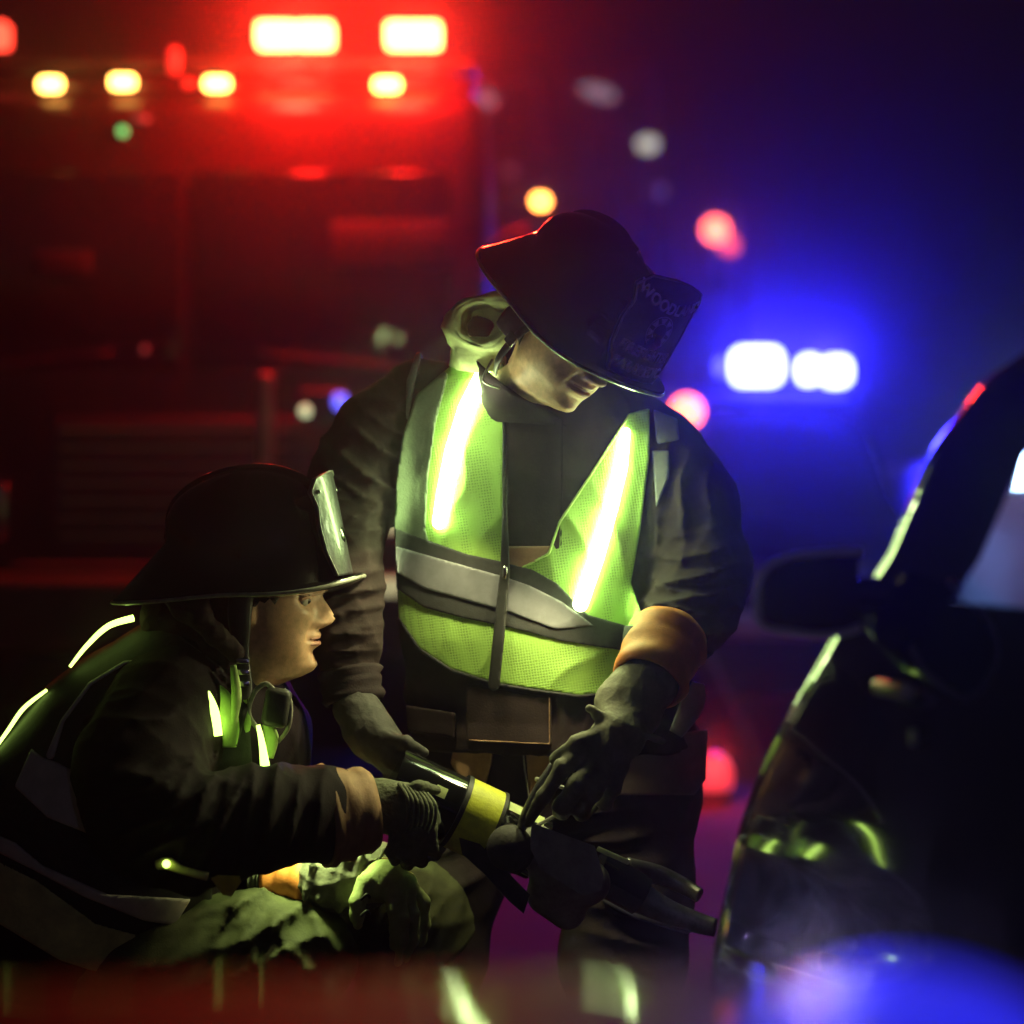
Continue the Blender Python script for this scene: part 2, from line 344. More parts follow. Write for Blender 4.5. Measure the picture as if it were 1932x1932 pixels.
def surfnet(F, lo, h):
    S = F < 0; n = F.shape
    al = S[:-1, :-1, :-1].copy(); an = al.copy()
    cs = [(a, b, c) for a in (0, 1) for b in (0, 1) for c in (0, 1)]
    for a, b, c in cs[1:]:
        t = S[a:n[0]-1+a, b:n[1]-1+b, c:n[2]-1+c]; al &= t; an |= t
    act = an & ~al; I = np.nonzero(act); N = len(I[0])
    vid = np.full(act.shape, -1, np.int32); vid[I] = np.arange(N)
    val = np.stack([F[I[0]+a, I[1]+b, I[2]+c] for a, b, c in cs], 1)
    acc = np.zeros((N, 3)); cnt = np.zeros(N); co = np.array(cs, float)
    for i in range(8):
        for j in range(i+1, 8):
            if np.abs(co[i]-co[j]).sum() != 1: continue
            m = (val[:, i] < 0) != (val[:, j] < 0); t = val[m, i]/(val[m, i]-val[m, j]+1e-12)
            acc[m] += co[i]+(co[j]-co[i])*t[:, None]; cnt[m] += 1
    V = (np.stack(I, 1)+acc/np.maximum(cnt, 1)[:, None])*h+lo
    Q = []
    for ax in range(3):
        sl0 = [slice(None)]*3; sl1 = [slice(None)]*3; sl0[ax] = slice(0, -1); sl1[ax] = slice(1, None)
        A = S[tuple(sl0)]; B = S[tuple(sl1)]; E = np.nonzero(A != B); e = [np.array(x) for x in E]
        o = [(ax+1) % 3, (ax+2) % 3]; ok = (e[o[0]] > 0) & (e[o[1]] > 0) & (e[o[0]] < n[o[0]]-1) & (e[o[1]] < n[o[1]]-1)
        e = [x[ok] for x in e]; a_in = A[tuple(e)]
        def g(d0, d1):
            x = [y.copy() for y in e]; x[o[0]] -= d0; x[o[1]] -= d1; return vid[tuple(x)]
        q = np.stack([g(1, 1), g(0, 1), g(0, 0), g(1, 0)], 1); q[~a_in] = q[~a_in][:, ::-1]; Q.append(q)
    return V, np.concatenate(Q)
def uvof(X, Y, Z): return 966+X*FP/Y, 966+(CAMZ-Z)*FP/Y
def polysd(U, V, poly):                      # signed distance (picture units) to a closed polygon, negative inside
    poly = np.array(poly, float); n = len(poly); d = np.full(U.shape, 1e9, np.float32); ins = np.zeros(U.shape, bool)
    for i in range(n):
        a = poly[i]; b = poly[(i+1) % n]; e = b-a; t = np.clip(((U-a[0])*e[0]+(V-a[1])*e[1])/(e@e+1e-9), 0, 1)
        d = np.minimum(d, np.hypot(U-a[0]-t*e[0], V-a[1]-t*e[1]))
        c = ((a[1] > V) != (b[1] > V)); 
        with np.errstate(divide='ignore', invalid='ignore'): xx = a[0]+(V-a[1])*(b[0]-a[0])/(b[1]-a[1] if b[1] != a[1] else 1e-9)
        ins ^= c & (U < xx)
    return np.where(ins, -d, d)
def pathsd(U, V, path, wds):
    path = np.array(path, float); d = np.full(U.shape, 1e9, np.float32)
    for i in range(len(path)-1):
        a = path[i]; b = path[i+1]; e = b-a; t = np.clip(((U-a[0])*e[0]+(V-a[1])*e[1])/(e@e+1e-9), 0, 1)
        d = np.minimum(d, np.hypot(U-a[0]-t*e[0], V-a[1]-t*e[1])-(wds[i]+(wds[i+1]-wds[i])*t))
    return d
def patch(name, base, off, y0, y1, mat, parent, poly=None, path=None, wds=None, h=.003, cuts=(), label=None, smoothed=6):
    """a layer of cloth lying `off` metres over the base field, with its outline given as seen from the front"""
    pts = np.array(poly if poly is not None else path, float); m = (max(wds) if wds is not None else 0)+12
    u0, v0 = pts.min(0)-m; u1, v1 = pts.max(0)+m
    xs = [(u-966)*y/FP for u in (u0, u1) for y in (y0, y1)]; zs = [CAMZ-(v-966)*y/FP for v in (v0, v1) for y in (y0, y1)]
    f = Field((min(xs), y0, min(zs)), (max(xs), y1, max(zs)), h)
    X, Y, Z = [(f.lo[k]+f.h*np.arange(f.n[k])).astype(np.float32).reshape([-1 if j == k else 1 for j in range(3)]) for k in range(3)]
    X, Y, Z = np.broadcast_arrays(X, Y, Z); U, V = uvof(X, Y, Z); s = Y/FP
    d = (polysd(U, V, poly) if poly is not None else pathsd(U, V, path, wds))*s
    b = base.at((X, Y, Z))-off
    for c in cuts: d = np.maximum(d, -polysd(U, V, c)*s)
    F = np.maximum(b, d).astype(np.float32)
    F = np.maximum(F, -(b+off+.004)) if False else F
    F[:, -1, :] = 1; F[0] = 1; F[-1] = 1; F[:, 0] = 1; F[:, :, 0] = 1; F[:, :, -1] = 1
    f.F = F; return f.mesh(name, mat, parent, label)

# ------------------------------------------------------------------ heads, helmets
def frame(Fv, Uv):
    Fv = Vector(Fv).normalized(); Uv = Vector(Uv); Uv = (Uv-Fv*Uv.dot(Fv)).normalized(); return Fv, Uv.cross(Fv).normalized(), Uv   # forward, side, up
def head(name, O, fr, parent, smile=0, neck_dir=None, neck_len=.12):
    Fv, Sv, Uv = fr
    prof = [(-.14, .046), (-.10, .040), (-.06, .034), (-.03, .032), (-.015, .038), (-.006, .056), (.000, .070), (.008, .081), (.020, .088), (.040, .092), (.060, .0945), (.085, .0965), (.10, .0975), (.115, .098), (.13, .0985), (.143, .1005), (.152, .103), (.17, .104), (.19, .098), (.21, .080), (.225, .052), (.233, .02), (.235, .001)]
    back = [(-.14, .062), (-.10, .062), (-.05, .060), (0, .060), (.04, .066), (.08, .082), (.12, .093), (.16, .095), (.19, .088), (.21, .072), (.225, .045), (.235, .001)]
    side = [(-.14, .060), (-.08, .058), (-.03, .056), (-.012, .052), (.0, .052), (.01, .053), (.02, .055), (.04, .062), (.06, .066), (.09, .071), (.12, .073), (.16, .074), (.19, .068), (.21, .056), (.225, .036), (.235, .001)]
    I = lambda t, h: float(np.interp(h, [a for a, b in t], [b for a, b in t]))
    nt_, nh = 128, 150; V = []; F = []
    hs = np.linspace(-.14, .235, nh)
    G = lambda x, s: math.exp(-(x/s)**2)
    for h in hs:
        ff = I(prof, h); bb = I(back, h); ss = I(side, h)
        for k in range(nt_):
            th = 2*math.pi*k/nt_-math.pi; c = math.cos(th); s_ = math.sin(th)
            R = ff if c > 0 else bb
            ex = 2.25 if h > 0 else 2.0
            r = (abs(c/R)**ex+abs(s_/ss)**ex)**(-1/ex)
            x = r*c; y = r*s_
            if c > 0:
                # chin narrows to the front
                y *= 1-.22*max(0, c)**2*float(np.interp(h, [-.05, -.01, .01, .06], [0, 1, 1, 0]))
                # nose
                nb = np.interp(h, [.076, .081, .087, .095, .108, .125, .140, .15], [0, .014, .0255, .031, .0235, .012, .0035, 0])
                wd = np.interp(h, [.076, .087, .1, .13, .15], [.011, .0125, .010, .0075, .008])
                x += nb*G(y, wd)
                x += .009*G(h-.086, .007)*G(abs(y)-.0135, .006)          # alae
                x -= .006*G(h-.0785, .003)*G(abs(y)-.008, .004)          # nostrils
                x -= .016*G(h-.127, .013)*G(abs(y)-.032, .016)           # sockets
                x += .006*G(h-.147, .006)*G(abs(y)-.028, .018)           # brows
                x += .004*G(h-.105, .014)*G(abs(y)-.045, .014)           # cheeks
                x += .0115*G(h-.016, .013)*G(y, .021)-.002*G(h-.016, .004)*G(y, .004)   # chin
                x += .0095*G(h-.0535, .0062)*G(y, .019)+.0085*G(h-.0665, .0060)*G(y, .020)   # lips
                x -= .0075*G(h-.0598, .0024)*G(y, .023)+.003*G(h-.040, .005)*G(y, .018)
                x += .005*G(h-.074, .006)*G(y, .016)-.002*G(h-.073, .006)*G(y, .0035)
                x -= .004*G(abs(y)-.024-(.085-h)*.35, .0035)*G(h-.074, .013)          # fold from nose to mouth
                x += .004*G(h-.045, .02)*G(abs(y)-.048, .016)
                x -= .003*G(h-.06, .02)*G(abs(y)-.028, .006)
            # ears
            d = abs(abs(th)-math.pi/2-.10)
            e = math.exp(-((h-.118)/.030)**4-((x+.010)/.016)**4)
            inn = math.exp(-((h-.118)/.018)**2-((x+.004)/.008)**2)
            y += math.copysign(1, y)*(.016*e-.011*inn) if abs(s_) > .8 else 0
            V.append(O+Fv*x+Sv*y+Uv*h)
    # the neck bends towards the shoulders
    if neck_dir is not None:
        nd = Vector(neck_dir)
        for j, h in enumerate(hs):
            if h < 0:
                for k in range(nt_): V[j*nt_+k] = V[j*nt_+k]+nd*(-h/.14)**1.3
    for j in range(nh-1):
        for k in range(nt_):
            k2 = (k+1) % nt_; F.append((j*nt_+k, j*nt_+k2, (j+1)*nt_+k2, (j+1)*nt_+k))
    o = fast_mesh(name, np.array([tuple(v) for v in V]), np.array(F), M['skin'], parent)
    b = bmesh.new(); b.from_mesh(o.data); bmesh.ops.recalc_face_normals(b, faces=b.faces); b.to_mesh(o.data); b.free()
    o.data.polygons.foreach_set('use_smooth', [True]*len(o.data.polygons))
    R = Matrix((Fv, Sv, Uv)).transposed()
    for sgn in (-1, 1):
        c = O+Fv*.0775+Sv*.031*sgn+Uv*.1265
        ey = MB().ball(c, .0122, n=10).build('eye', M['eye'], o)
        MB().ball(c+Fv*.0085-Uv*.002, .0058, n=8).build('iris', M['iris'], o)
        # lids and brows
        for nm, dz, mt, r in (('eyelid', .0045, M['skin'], .0046), ('eyebrow', .0185, M['hair'], .0030)):
            pts = []
            for q in range(5):
                a = (q-2)/2
                pts.append((O+Fv*((.0885 if nm == 'eyelid' else .1005)-.007*a*a-.004*a)+Sv*sgn*(.031+a*.0145)+Uv*(.1265+dz-.004*a*a), r*(1-.45*abs(a))))
            tube(nm, pts, mt, o, n=8, up=tuple(Fv))
    # lips
    for nm, h0, dx, r in (('lip', .0652, .1000, .0030), ('lip', .0545, .1000, .0036)):
        pts = []
        for q in range(7):
            a = (q-3)/3; pts.append((O+Fv*(dx-.010*a*a)+Sv*(a*.0225)+Uv*(h0-(.0015*a*a if h0 < .06 else .003*abs(a))), r*(1-.75*a*a)+.0006))
        tube(nm, pts, M['lip'], o, n=8, up=tuple(Fv))
    return o
def hair(O, fr, parent):
    Fv, Sv, Uv = fr; V = []; F = []; n, m = 64, 24
    for j in range(m+1):
        t = j/m
        for k in range(n):
            th = 2*math.pi*k/n; c = math.cos(th); s_ = math.sin(th)
            h0 = .045 if c < -.35 else (.112 if c < .15 else .158 if c > .62 else .125)
            h0 += .006*math.sin(k*2.7)
            h = h0+(.236-h0)*t
            ff = np.interp(h, [.0, .15, .17, .19, .21, .225, .24], [.10, .105, .106, .1, .083, .056, .004]); bb = np.interp(h, [0, .04, .08, .12, .16, .19, .21, .225, .24], [.062, .07, .087, .098, .1, .092, .076, .05, .004]); ss = np.interp(h, [0, .04, .09, .12, .16, .19, .21, .225, .24], [.054, .064, .074, .077, .078, .072, .06, .04, .003])
            R = ff if c > 0 else bb; r = (abs(c/R)**2.25+abs(s_/ss)**2.25)**(-1/2.25)+.002*math.sin(k*5.1+j*1.3)
            V.append(O+Fv*r*c+Sv*r*s_+Uv*h)
    for j in range(m):
        for k in range(n): F.append((j*n+k, j*n+(k+1) % n, (j+1)*n+(k+1) % n, (j+1)*n+k))
    return mesh_obj('hair', V, F, M['hair'], parent)
def helmet(O, fr, label, lines, LEAN=.030, SC=1.0, CH=.182, RB=.150):
    """traditional leather-style fire helmet: O is the middle of the brim plane"""
    Fv, Sv, Uv = fr; L = lambda f, s, u: O+(Fv*f+Sv*s+Uv*u)*SC
    root = empty('fire_helmet', O, label, 'helmet')
    n = 96; V = []; F = []; rings = []
    for k in range(n):
        th = 2*math.pi*k/n; c = math.cos(th); s_ = math.sin(th)
        Rb = ((abs(c)/(.172 if c > 0 else .240))**2.3+(abs(s_)/.142)**2.3)**(-1/2.3)   # brim edge
        Rc = ((abs(c)/(.138 if c > 0 else RB))**2.2+(abs(s_)/.112)**2.2)**(-1/2.2)   # crown foot
        lift = .022*max(0, c)**3-.012*max(0, -c)**2+.004*(abs(s_)**4); jun = .068*max(0, -c)**1.5
        seam = .0055*(abs(math.cos(4*th+.0))**14)
        prof = []
        for j in range(15):                               # crown, from the top down
            a = j/14*math.pi/2
            hh = CH*(math.cos(a))**(.46 if c > 0 else .66)
            rr = Rc*math.sin(a)**.92*(.80+.20*math.sin(a)**2)
            rr += seam*math.sin(a)*(1-abs(1-2*j/14)**4)
            prof.append((rr*c, rr*s_, .012+jun+hh*(1-jun/.182)))
        for t in (.12, .3, .55, .8, 1):                   # brim top
            rr = Rc+(Rb-Rc)*t; prof.append((rr*c, rr*s_, (.012+jun)*(1-t)**(1.15+.85*(c > 0))+lift*t**1.3))
        prof.append(((Rb+.002)*c, (Rb+.002)*s_, lift-.004)); prof.append((Rb*c, Rb*s_, lift-.010))
        for t in (.8, .4, 0):                             # underside
            rr = Rc*.93+(Rb-Rc*.93)*t; prof.append((rr*c, rr*s_, jun*.8*(1-t)**1.2+lift*t**1.3-.010))
        for a in (.4, .8, 1.2, 1.54): prof.append((Rc*.93*math.cos(a)*c, Rc*.93*math.cos(a)*s_, .03+.11*math.sin(a)))
        rings.append(prof); V += [L(*p) for p in prof]
    m = len(rings[0])
    for k in range(n):
        k2 = (k+1) % n
        for j in range(m-1): F.append((k*m+j, k2*m+j, k2*m+j+1, k*m+j+1))
    sh = fast_mesh('shell', np.array([tuple(v) for v in V]), np.array(F), M['helmet'], root)
    b = bmesh.new(); b.from_mesh(sh.data); bmesh.ops.recalc_face_normals(b, faces=b.faces); b.to_mesh(sh.data); b.free()
    sh.data.polygons.foreach_set('use_smooth', [True]*len(sh.data.polygons))
    # brim beading
    pts = []
    for k in range(n+1):
        th = 2*math.pi*k/n; c = math.cos(th); s_ = math.sin(th)
        Rb = ((abs(c)/(.172 if c > 0 else .240))**2.3+(abs(s_)/.142)**2.3)**(-1/2.3)+.001
        pts.append((L(Rb*c, Rb*s_, .022*max(0, c)**3-.012*max(0, -c)**2+.004*abs(s_)**4-.006), .0034))
    tube('brim_edge', pts, M['rim'], root, n=8, res=1, up=tuple(Uv))
    # comb rib front to back and the shield holder
    pts = []
    for j in range(13):
        a = -math.pi/2+math.pi*j/12; c = math.sin(a); ca = max(abs(math.cos(a)), 0); jn = .068 if c < 0 else 0
        hh = CH*ca**(.46 if c > 0 else .66); R = .138 if c > 0 else RB; rr = R*abs(c)**.92*(.8+.2*c*c)
        pts.append((L(math.copysign(rr, c), 0, .014+jn*min(1, abs(c)*3)+hh*(1-jn*min(1, abs(c)*3)/.182)), .007))
    tube('crown_rib', pts, M['helmet'], root, n=8, up=tuple(Sv))
    Hf = Field(Vector(O)-Vector((.3, .3, .3)), Vector(O)+Vector((.3, .3, .3)), .006); hq = CH/.182; Hf.cap(L(.02, 0, .145*hq), L(.110-LEAN, 0, .150*hq), .038*SC, .022*SC, .02); Hf.cap(L(.110-LEAN, 0, .150*hq), L(.126-LEAN, 0, .158*hq), .022*SC, .012*SC, .02); Hf.cap(L(.06, 0, .10), L(.118, 0, .08), .05*SC, .03*SC, .03); Hf.mesh('shield_holder', M['helmet'], root)
    # front shield: a curved plate
    outline = [(-.052, .0), (.052, .0), (.066, .035), (.070, .075), (.066, .105), (.074, .128), (.056, .150), (.028, .146), (0, .158), (-.028, .146), (-.056, .150), (-.074, .128), (-.066, .105), (-.070, .075), (-.066, .035)]
    def SP(s, u, d=0):                                    # point on the shield
        return L(.152-LEAN*(u/.158)+d-s*s*4.2, s, .020+u*1.06)
    bm = bmesh.new(); nx, nz = 28, 30; keep = {}
    from mathutils.geometry import intersect_point_tri_2d
    op = np.array(outline)
    def hw(u):                                            # half width by height
        return float(np.interp(u, [0, .035, .075, .105, .128, .150, .158], [.052, .066, .070, .066, .074, .057, .012]))
    V = []; F = []
    for side_, d in ((0, .004), (1, 0)):
        for j in range(nz+1):
            u = .158*j/nz
            for i in range(nx+1):
                s = hw(u)*(2*i/nx-1); V.append(SP(s, u, d))
    N = (nx+1)*(nz+1)
    for j in range(nz):
        for i in range(nx):
            a = j*(nx+1)+i; F.append((a, a+1, a+nx+2, a+nx+1)); F.append((N+a+nx+1, N+a+nx+2, N+a+1, N+a))
    for j in range(nz):
        for i in (0, nx): a = j*(nx+1)+i; F.append((a, a+nx+1, N+a+nx+1, N+a))
    for i in range(nx):
        for j in (0, nz): a = j*(nx+1)+i; F.append((a, a+1, N+a+1, N+a))
    shd = mesh_obj('front_shield', V, F, M['shield'], root)
    b = bmesh.new(); b.from_mesh(shd.data); bmesh.ops.recalc_face_normals(b, faces=b.faces); b.to_mesh(shd.data); b.free()
    pts = []
    for j in range(31): u = .158*j/30; pts.append((SP(-hw(u)+.002, u, .005), .0016))
    for j in range(31): u = .158*(1-j/30); pts.append((SP(hw(u)-.002, u, .005), .0016))
    tube('shield_stitching', pts, M['rim'], shd, n=6, res=1)
    def letters(txt, size, uc, sc_=0, ital=0, xs=1):
        cu = bpy.data.curves.new('t', 'FONT'); cu.body = txt; cu.size = size; cu.align_x = 'CENTER'; cu.align_y = 'CENTER'; cu.extrude = .0006; cu.shear = ital; cu.space_character = 1.05
        cu.offset = size*.022
        to = bpy.data.objects.new('t', cu); COL.objects.link(to); dg = bpy.context.evaluated_depsgraph_get(); dg.update()
        me = bpy.data.meshes.new_from_object(to.evaluated_get(dg)); bpy.data.objects.remove(to)
        for v in me.vertices:
            x, y, z = v.co; x *= xs; v.co = SP(-(x+sc_)*LSGN, uc+y-x*x*sc_curve[0], .0052+z)
        me.materials.append(M['shield_text']); o = bpy.data.objects.new('lettering', me); link(o, shd); return o
    LSGN = -1
    sc_curve = [0]
    if lines:
        sc_curve[0] = -3; letters(lines[0], .0235, .116, ital=0, xs=.92); sc_curve[0] = 0
        letters(lines[1], .0215, .042, ital=.15, xs=.86); letters(lines[2], .0215, .017, ital=.15, xs=.9)
        # round crest in the middle, worn away
        for r0, r1 in ((.024, .0255), (.013, .0142)):
            V = []; F = []
            for k in range(40):
                a = 2*math.pi*k/40
                for r in (r0, r1): V.append(SP(r*math.cos(a), .079+r*math.sin(a), .0058))
            for k in range(40): F.append((2*k, 2*k+1, (2*k+3) % 80, (2*k+2) % 80))
            mesh_obj('crest_ring', V, F, M['shield_faint'], shd)
        for k in range(8):
            a = math.pi*k/4+.2; V = [SP(.0148*math.cos(a-.18), .079+.0148*math.sin(a-.18), .0058), SP(.0148*math.cos(a+.18), .079+.0148*math.sin(a+.18), .0058), SP(.0232*math.cos(a+.28), .079+.0232*math.sin(a+.28), .0058), SP(.0232*math.cos(a-.28), .079+.0232*math.sin(a-.28), .0058)]
            mesh_obj('crest_petal', V, [(0, 1, 2, 3)], M['shield_faint'], shd)
    for sg in (-1, 1): 
        b = MB().ball(SP(sg*.058, .128, .006), .0035, n=6); b.build('rivet', M['steel'], shd)
    return root, L
# ------------------------------------------------------------------ fire engine behind, on the left
fe = empty('fire_engine', (-1.35, 10, 0), 'dark red fire engine facing the camera behind the crew, red lamps lit along its roof', 'fire engine')
M['engine_red'] = simple('engine_paint', (.03, .003, .003), .35, coat=.25, scale=4, amt=.2, bump=.05)
M['chrome'] = simple('chrome', (.6, .6, .6), .18, metal=1, scale=40, amt=.1, bump=.03)
M['dark_glass'] = simple('dark_glass', (.01, .01, .012), .06, coat=.5, scale=10, amt=.1, bump=0)
M['pale_panel'] = simple('pale_panel', (.035, .032, .03), .6, scale=8, amt=.4, bump=.1)
M['red_lens_off'] = emit('red_lens', (1, .05, .03), .9, (.4, .02, .02))
M['red_lamp'] = emit('red_lamp', (1, .085, .022), 60, (.5, .05, .02))
M['amber_lamp'] = emit('amber_lamp', (1, .50, .09), 16, (.6, .3, .05))
M['green_lamp'] = emit('green_lamp', (.12, 1, .25), 1.4, (.05, .4, .1))
M['blue_lamp'] = emit('blue_lamp', (.07, .08, 1), 50, (.05, .05, .5))
M['blue_dim'] = emit('blue_lens', (.12, .12, 1), 2.2, (.05, .05, .5))
M['white_dim'] = emit('white_lens', (.75, .85, .45), 1.2, (.5, .5, .4))
b = MB(); b.box((-1.35, 11.2, 1.78), (2.5, 2.4, 2.36), bev=.12); b.build('cab', M['engine_red'], fe)
b = MB(); b.box((-1.35, 15.6, 1.75), (2.5, 6.2, 2.5), bev=.04); b.build('body', M['engine_red'], fe)
for sx in (-1, 1):
    MB().box((-1.35+sx*.56, 9.995, 2.2), (1.06, .03, .82), bev=.012).build('windshield', M['dark_glass'], fe)
    tube('wiper', [(Vector((-1.35+sx*.9, 9.965, 1.80)), .010), (Vector((-1.35+sx*.3, 9.965, 1.86)), .008)], M['black_rubber'], fe)
    h_ = MB().box((-1.35+sx*.95, 9.98, 1.2), (.42, .06, .24), bev=.02).build('headlamp_bezel', M['chrome'], fe)
    for k in (-1, 1): MB().cyl((-1.35+sx*.95+k*.1, 9.96, 1.2), (-1.35+sx*.95+k*.1, 9.93, 1.2), .08).build('headlight', M['pale_glass'], h_)
    tube('mirror_arm', [(Vector((-1.35+sx*1.25, 10.05, 2.3)), .02), (Vector((-1.35+sx*1.42, 9.9, 2.35)), .02), (Vector((-1.35+sx*1.45, 9.9, 2.0)), .02)], M['black_rubber'], fe)
    MB().box((-1.35+sx*1.45, 9.92, 1.95), (.20, .10, .45), bev=.03).build('mirror', M['black_rubber'], fe)
    for yy in (10.9, 17.2): MB().cyl((-1.35+sx*1.0, yy, .52), (-1.35+sx*1.24, yy, .52), .52, n=32).build('wheel', M['black_rubber'], fe)
gr_ = MB().box((-1.35, 9.985, 1.32), (1.1, .03, .55), bev=.02).build('grille', M['black_rubber'], fe)
for k in range(7): MB().box((-1.35, 9.955, 1.10+k*.073), (1.04, .02, .018)).build('grille_bar', M['chrome'], gr_)
MB().box((-1.30, 9.72, .80), (2.62, .42, .30), bev=.05).build('bumper', M['bumper_paint'], fe)
MB().box((-1.35, 9.74, .975), (1.3, .36, .03), bev=.01).build('bumper_deck', M['pale_panel'], fe)
MB().box((-.50, 9.972, 2.31), (.50, .02, .19), bev=.008).build('pale_sign_board', M['pale_panel'], fe)  # pale plate standing in for a reflection in the windshield
MB().box((-1.86, 9.972, 2.23), (.24, .02, .10), bev=.008).build('pale_sign_board', M['pale_panel'], fe)
MB().box((-1.30, 10.35, 2.99), (2.3, .5, .06), bev=.02).build('roof_lip', M['engine_red'], fe)
lb = MB().box((-1.25, 10.3, 3.09), (2.2, .30, .06), bev=.015).build('light_bar', M['black_rubber'], fe)
def lens(name, u, v, y, wu, hv, mat, parent, dep=.05, bev=.02):
    s = y/FP; return MB().box(P(u, v, y)+Vector((0, dep/2, 0)), (wu*s, dep, hv*s), bev=min(bev, hv*s*.45)).build(name, mat, parent)
for u, wu in ((520, 76), (592, 72), (779, 104), (-18, 60)): lens('red_lamp', u, 62, 10.15, wu, 48, M['red_lamp'] if u > 0 else M['red_mid'], fe, dep=.12)
for u, wu in ((518, 44), (556, 26), (612, 26), (750, 40), (800, 44)): lens('small_red_lens', u, 130, 10.12, wu, 12, M['red_lens_off'], fe)  # unlit lenses; the glow is put in for faint reflections
for u, v, wu in ((93, 157, 44), (230, 153, 46), (408, 156, 48), (730, 158, 50)): lens('marker_lamp', u, v, 9.98, wu, 25, M['amber_lamp'], fe)
lens('side_lens', 327, 112, 10.0, 20, 50, M['red_lens_off'], fe); lens('side_lens', 353, 156, 9.98, 16, 16, M['red_lens_off'], fe)
lens('green_lens', 230, 246, 9.97, 16, 16, M['green_lamp'], fe); lens('pale_lens', 266, 223, 9.97, 30, 10, M['red_faint'], fe)
lens('pale_lens', 272, 660, 9.97, 14, 14, M['red_faint'], fe)
for v, hv in ((985, 40), (1108, 36)): lens('running_light', 728, v, 9.5, 60, hv, M['running'], fe)  # glowing plates added for bright patches on the engine front
tube('grab_rail', [(P(502, 705, 9.75), .03), (P(502, 790, 9.75), .032), (P(502, 880, 9.75), .03)], M['chrome_dull'], fe)
wb = MB().box(P(612, 768, 9.7), (.20, .10, .14), bev=.02).build('warning_box', M['pale_panel'], fe)
lens('pale_lens', 575, 775, 9.62, 20, 22, M['white_dim'], wb); lens('blue_lens', 641, 757, 9.62, 26, 30, M['blue_dim'], wb)
for u, W in ((552, 900), (779, 560)): lamp('red_light', P(u, 66, 9.85), (1, .012, .006), W*LR, .10, fe)
# ------------------------------------------------------------------ police vehicle behind, on the right
pc = empty('police_car', (1.32, 12, 0), 'dark police utility vehicle with a blazing blue light bar behind the right shoulder', 'police car')
def car_body(name, x0, wid, stations, mat, parent):   # stations: y, z bottom, z top, width factor at the top
    V = []; F = []
    for y, zb, zt, wf, ww in stations:
        h = zt-zb; hw_ = wid/2*ww
        for sx, zz in ((-hw_*.94, zb), (-hw_, zb+h*.3), (-hw_*(1+wf)/2, zb+h*.62), (-hw_*wf, zt-.06*min(h, 1)), (-hw_*wf*.86, zt), (0, zt+.02), (hw_*wf*.86, zt), (hw_*wf, zt-.06*min(h, 1)), (hw_*(1+wf)/2, zb+h*.62), (hw_, zb+h*.3), (hw_*.94, zb)): V.append((x0+sx, y, zz))
    n = 11
    for j in range(len(stations)-1):
        for k in range(n): F.append((j*n+k, j*n+(k+1) % n, (j+1)*n+(k+1) % n, (j+1)*n+k))
    F.append(tuple(range(n))); F.append(tuple((len(stations)-1)*n+k for k in range(n-1, -1, -1)))
    o = mesh_obj(name, V, F, mat, parent)
    b = bmesh.new(); b.from_mesh(o.data); bmesh.ops.recalc_face_normals(b, faces=b.faces); b.to_mesh(o.data); b.free(); o.data.polygons.foreach_set('use_smooth', [True]*len(o.data.polygons)); return o
car_body('body', 1.32, 1.96, [(12, .30, .98, .9, .93), (12.1, .28, 1.06, .92, .98), (13.0, .26, 1.12, .93, 1), (13.1, .26, 1.14, .93, 1), (16.9, .28, 1.16, .93, 1), (17.0, .35, 1.1, .9, .95)], M['police_black'], pc)
car_body('roof', 1.32, 1.70, [(13.05, 1.08, 1.12, .9, 1), (13.75, 1.10, 1.74, .82, 1), (14.2, 1.10, 1.80, .82, 1), (16.3, 1.10, 1.80, .82, 1), (16.9, 1.10, 1.5, .85, 1)], M['police_black'], pc)
mesh_obj('windshield', [(.62, 13.08, 1.16), (2.02, 13.08, 1.16), (1.86, 13.68, 1.70), (.78, 13.68, 1.70)], [(0, 1, 2, 3)], M['sooty_glass'], pc, smooth=False)
MB().box((1.32, 11.96, .64), (1.86, .16, .13), bev=.03).build('bumper', M['concrete'], pc)
MB().box((1.32, 11.99, .85), (.9, .05, .2), bev=.02).build('grille', M['black_rubber'], pc)
for sx in (-1, 1):
    MB().box((1.32+sx*.72, 12.02, .88), (.34, .08, .15), bev=.03).build('headlight', M['pale_glass'], pc)
    MB().cyl((1.32+sx*.80, 12.9, .36), (1.32+sx*.98, 12.9, .36), .36, n=32).build('wheel', M['black_rubber'], pc)
    MB().cyl((1.32+sx*.80, 16.1, .36), (1.32+sx*.98, 16.1, .36), .36, n=32).build('wheel', M['black_rubber'], pc)
    MB().box((1.32+sx*1.08, 13.3, 1.2), (.2, .1, .14), bev=.03).build('mirror', M['black_rubber'], pc)
MB().box((1.38, 14.0, 1.86), (1.30, .30, .06), bev=.02).build('light_bar', M['black_rubber'], pc)
for u, v, wu, hv, m_ in ((1431, 689, 96, 70, 'blue_lamp'), (1530, 696, 44, 54, 'blue_lamp'), (1582, 699, 56, 56, 'blue_lamp'), (1362, 690, 20, 34, 'blue_dim')): lens('blue_lamp', u, v, 13.75, wu, hv, M[m_], pc, dep=.2, bev=.06)
for u, W in ((1440, 800), (1560, 800)): lamp('blue_light', P(u, 668, 13.5), (.018, .012, 1), W*LB, .10, pc)
